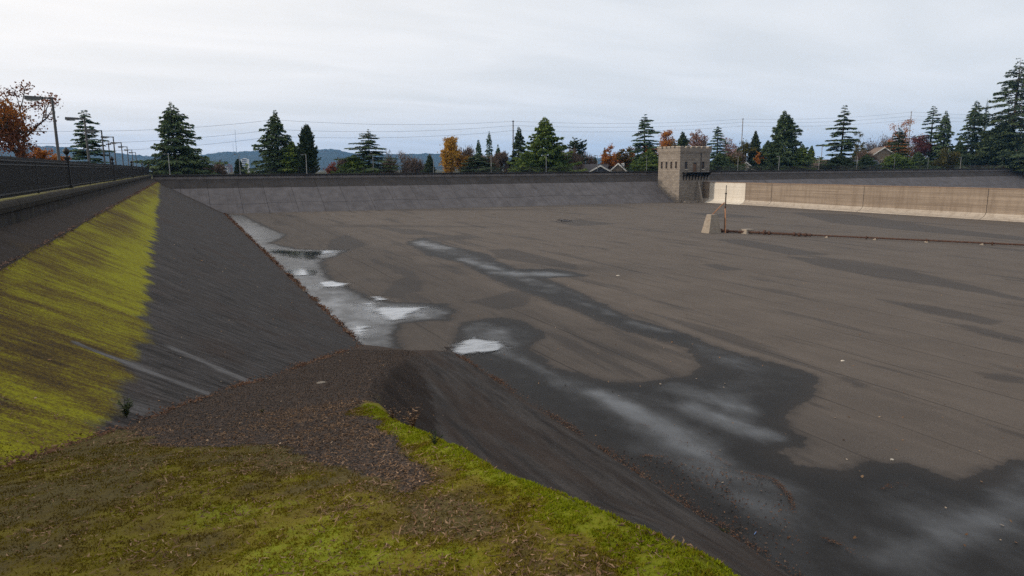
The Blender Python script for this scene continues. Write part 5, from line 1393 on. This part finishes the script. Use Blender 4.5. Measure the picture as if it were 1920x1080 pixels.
line_leaves('leaf_litter', [(SEAM_X-0.02, 6), (SEAM_X-0.02, 148)], 15000, 0.035, 0.03, M['leaf_seam'], 'line of pinkish brown leaves along the joint high on the bank', lambda X, Y: left_z(X)+np.where(X < SEAM_X, 0.07, 0))
line_leaves('leaf_litter', [(6.92, 29), (6.95, 60), (6.95, 100), (7.0, 137)], 16000, 0.14, 0.07, M['leaf_dry'], 'orange brown leaves along the foot of the mossy bank', lambda X, Y: np.maximum(left_z(X), floor_z(X)))
line_leaves('leaf_litter', [(TOE+0.15, 4), (TOE+0.1, 12), (TOE+0.1, 20), (TOE, 27.5)], 6500, 0.10, 0.03, M['leaf_dry'], 'brown leaves along the foot of the ramp side', lambda X, Y: np.maximum(floor_z(X), ramp_z(X, Y)))
def floor_px_line(pts): return [tuple(on_floor(*q)[:2]) for q in pts]
for pts, nn, lab in (([(1200,855),(1290,862),(1380,885),(1450,900),(1480,930),(1490,965)], 2600, 'wavy drift line of needles curving over the wet floor'),
                ([(1200,795),(1270,825),(1330,850),(1370,875)], 900, 'thin broken drift line of needles higher on the wet floor'),
                ([(1540,1010),(1570,1020),(1600,1040),(1620,1045)], 700, 'short tangled drift of needles near the lower right puddle'),
                ([(1650,920),(1680,908),(1710,908),(1700,915)], 400, 'small orange drift of needles at the edge of the dry tongue')):
    line_leaves('needle_drift', floor_px_line(pts), nn, 0.04, 0.022, M['leaf_dry'], lab, lambda X, Y: floor_z(X)+0.012)
# leaf fan on the wet floor by the ramp foot
FAN = px_poly([(1100,830),(1180,850),(1300,870),(1420,900),(1480,940),(1490,1000),(1560,1080),(1480,1080),(1330,985),(1220,910)], on_floor)
X, Y = scatter_xy(9000, 10.3, 16, 6.5, 18, False); sd = poly_sd(X, Y, FAN)
k = (sd > 0) & (g.random(len(X)) < np.clip(1.5*(fbm(X*1.2, Y*1.2, 4, 44)-0.25), 0, 1)*0.75); X, Y = X[k], Y[k]; n = len(X)
flat_sprays('leaf_fan', X, Y, floor_z(X)+0.02, 0.02+0.035*g.random(n), 0.01+0.013*g.random(n), np.clip(g.normal(size=n)*0.25+0.38, 0, 1), M['leaf_dry'], 'fan of small brown leaves washed onto the wet floor', 0.25, 0.2)
# single leaves scattered on floor, ramp and bank
X, Y = scatter_xy(380, 8, 45, 6, 60, True); k = X > TOE+0.2; X, Y = X[k], Y[k]; n = len(X)
flat_sprays('fallen_leaves', X, Y, floor_z(X)+0.02, 0.035+0.05*g.random(n), 0.015+0.02*g.random(n), g.random(n)*0.85, M['leaf_pale'], 'single pale leaves dotted over the basin floor', 0.2, 0.2)
X = g.uniform(-3.6, 6.5, 200); Y = 7+40*g.random(200)**1.1; n = len(X)
flat_sprays('fallen_leaves', X, Y, np.where(Y < 30, surf(X, Y), left_z(X))+0.015, (0.02+0.03*g.random(n))*(0.6+0.03*Y), (0.008+0.012*g.random(n))*(0.6+0.03*Y), g.random(n)*0.8, M['leaf_pale'], 'single pale leaves dotted over bank and ramp', 0.2, 0.2)

# ------------------------------------------------------------------ weeds and stray things
def weed(px, py, fn, h, nst, leaf, label, name='weed', spread=0.5, dry=False):
    p = fn(px, py)
    zz = float(surf(np.array([p[0]]), np.array([p[1]]))[0]) if fn is not on_floor else float(floor_z(p[0]))
    r_ = thing(name, (p[0], p[1], zz), label, 'plant')
    st = MB(); P, A, B, T = [], [], [], []
    for k in range(nst):
        az = g.uniform(0, 6.28); s = spread*h*g.uniform(0.2, 1); tip = np.array([math.cos(az)*s, math.sin(az)*s, h*g.uniform(0.6, 1)])
        st.tube([(0, 0, 0), tuple(tip*np.array([0.35, 0.35, 0.55])), tuple(tip)], [0.006, 0.004, 0.002], 4, False)
        for j in range(14 if not dry else 5):
            t = g.uniform(0.15, 1); q = tip*np.array([t**1.3, t**1.3, t]); a2 = g.uniform(0, 6.28)
            d = np.array([math.cos(a2), math.sin(a2), g.uniform(-0.2, 0.5)]); l_ = h*0.16*g.uniform(0.6, 1.2)
            P.append(q); A.append(d*l_); w = np.cross(d, [0, 0, 1.0]); B.append(w/np.linalg.norm(w)*l_*0.28); T.append(g.random())
    st.build('stems', M['weed'] if not dry else M['needle'], r_)
    link('leaves', spray_mesh('leaves', np.array(P), np.array(A), np.array(B), np.array(T)), leaf, r_)
weed(238, 783, on_left, 0.34, 12, M['weed'], 'dark green leafy weed growing in the joint beside the ramp')
weed(1357, 1003, on_floor, 0.16, 16, M['weed'], 'small dark weed tuft at the foot of the ramp side', spread=0.9)
weed(735, 768, on_ramp, 0.22, 8, M['needle'], 'dry grassy weed at the tip of the moss strip', spread=0.7, dry=True)
weed(775, 800, on_ramp, 0.26, 10, M['needle'], 'dry brown weed hanging over the hollow of the ramp edge', spread=0.8, dry=True)
weed(815, 830, on_ramp, 0.14, 8, M['weed'], 'small green weed lower in the hollow of the ramp edge', spread=0.8)
weed(491, 762, on_ramp, 0.07, 8, M['moss_blade'], 'tiny green sprig on the bare middle of the ramp', spread=1.0)
M['blue'] = plain('blue_plastic', (0.16, 0.27, 0.55), 0.4, 0.1, 3)
p = on_floor(1416, 1001)
o = MB().tube([(-0.055, -0.03, 0.01), (0.055, 0.03, 0.012)], 0.008, 8).tube([(0.055, 0.03, 0.012), (0.068, 0.037, 0.012)], [0.006, 0.002], 8).build('pen', M['blue'], None, False, (p[0], p[1], float(floor_z(p[0]))+0.01))
tag(o, 'blue plastic pen lying on the wet floor by the ramp foot', 'pen')
p = on_floor(1354, 1010)
p = on_floor(1382, 993)
o = MB().tube([(-0.12, 0.02, 0.02), (0, 0, 0.035), (0.14, 0.03, 0.03)], [0.012, 0.016, 0.007], 6).tube([(0, 0, 0.035), (0.05, 0.07, 0.06)], [0.008, 0.003], 5).build('stick', M['bark'], None, False, (p[0], p[1], float(floor_z(p[0]))))
tag(o, 'dark forked stick beside the small weed tuft', 'stick')
for px, py, s, lab in ((1159, 517, 0.13, 'pale flat stone on the dry floor beyond the stream'), (1580, 677, 0.09, 'white flat stone on the dry floor right of the stream'), (1672, 862, 0.06, 'small white pebble at the edge of the dry tongue'), (601, 709, 0.12, 'pale worn stone slab fragment set in the ramp')):
    onr = px == 601
    p = on_ramp(px, py) if onr else on_floor(px, py)
    zz = float(surf(np.array([p[0]]), np.array([p[1]]))[0]) if onr else float(floor_z(p[0]))+0.01
    mb = MB(); n = 9; rr = [s*(0.75+0.5*random.random()) for _ in range(n)]
    ring = lambda k_, z_: [(rr[i]*k_*math.cos(6.283*i/n), rr[i]*k_*0.8*math.sin(6.283*i/n), z_) for i in range(n)]
    vsx = ring(1, -0.02)+ring(1.02, s*0.12)+ring(0.7, s*0.25)
    mb.poly(vsx, [(i, (i+1) % n, n+(i+1) % n, n+i) for i in range(n)]+[(n+i, n+(i+1) % n, 2*n+(i+1) % n, 2*n+i) for i in range(n)]+[tuple(range(2*n, 3*n)), tuple(range(n))[::-1]])
    o = mb.build('stone', M['block'] if onr else M['merlon'], None, True, (p[0], p[1], zz))
    tag(o, lab, 'stone')

# ------------------------------------------------------------------ air: thin haze that turns the far hills blue
hz = bpy.data.materials.new('thin_haze'); hz.use_nodes = True
nt = hz.node_tree
for n_ in list(nt.nodes): nt.nodes.remove(n_)
ho = nt.nodes.new('ShaderNodeOutputMaterial'); pv = nt.nodes.new('ShaderNodeVolumePrincipled')
pv.inputs['Color'].default_value = (0.2, 0.5, 1.0, 1); pv.inputs['Density'].default_value = 0.000075; pv.inputs['Anisotropy'].default_value = 0.0
nt.links.new(pv.outputs[0], ho.inputs['Volume'])
b = MB().box(-10500, 10500, -10500, 10500, -3.0, 420.0)
tag(b.build('haze', hz), 'thin blue haze over city and hills', kind='stuff')
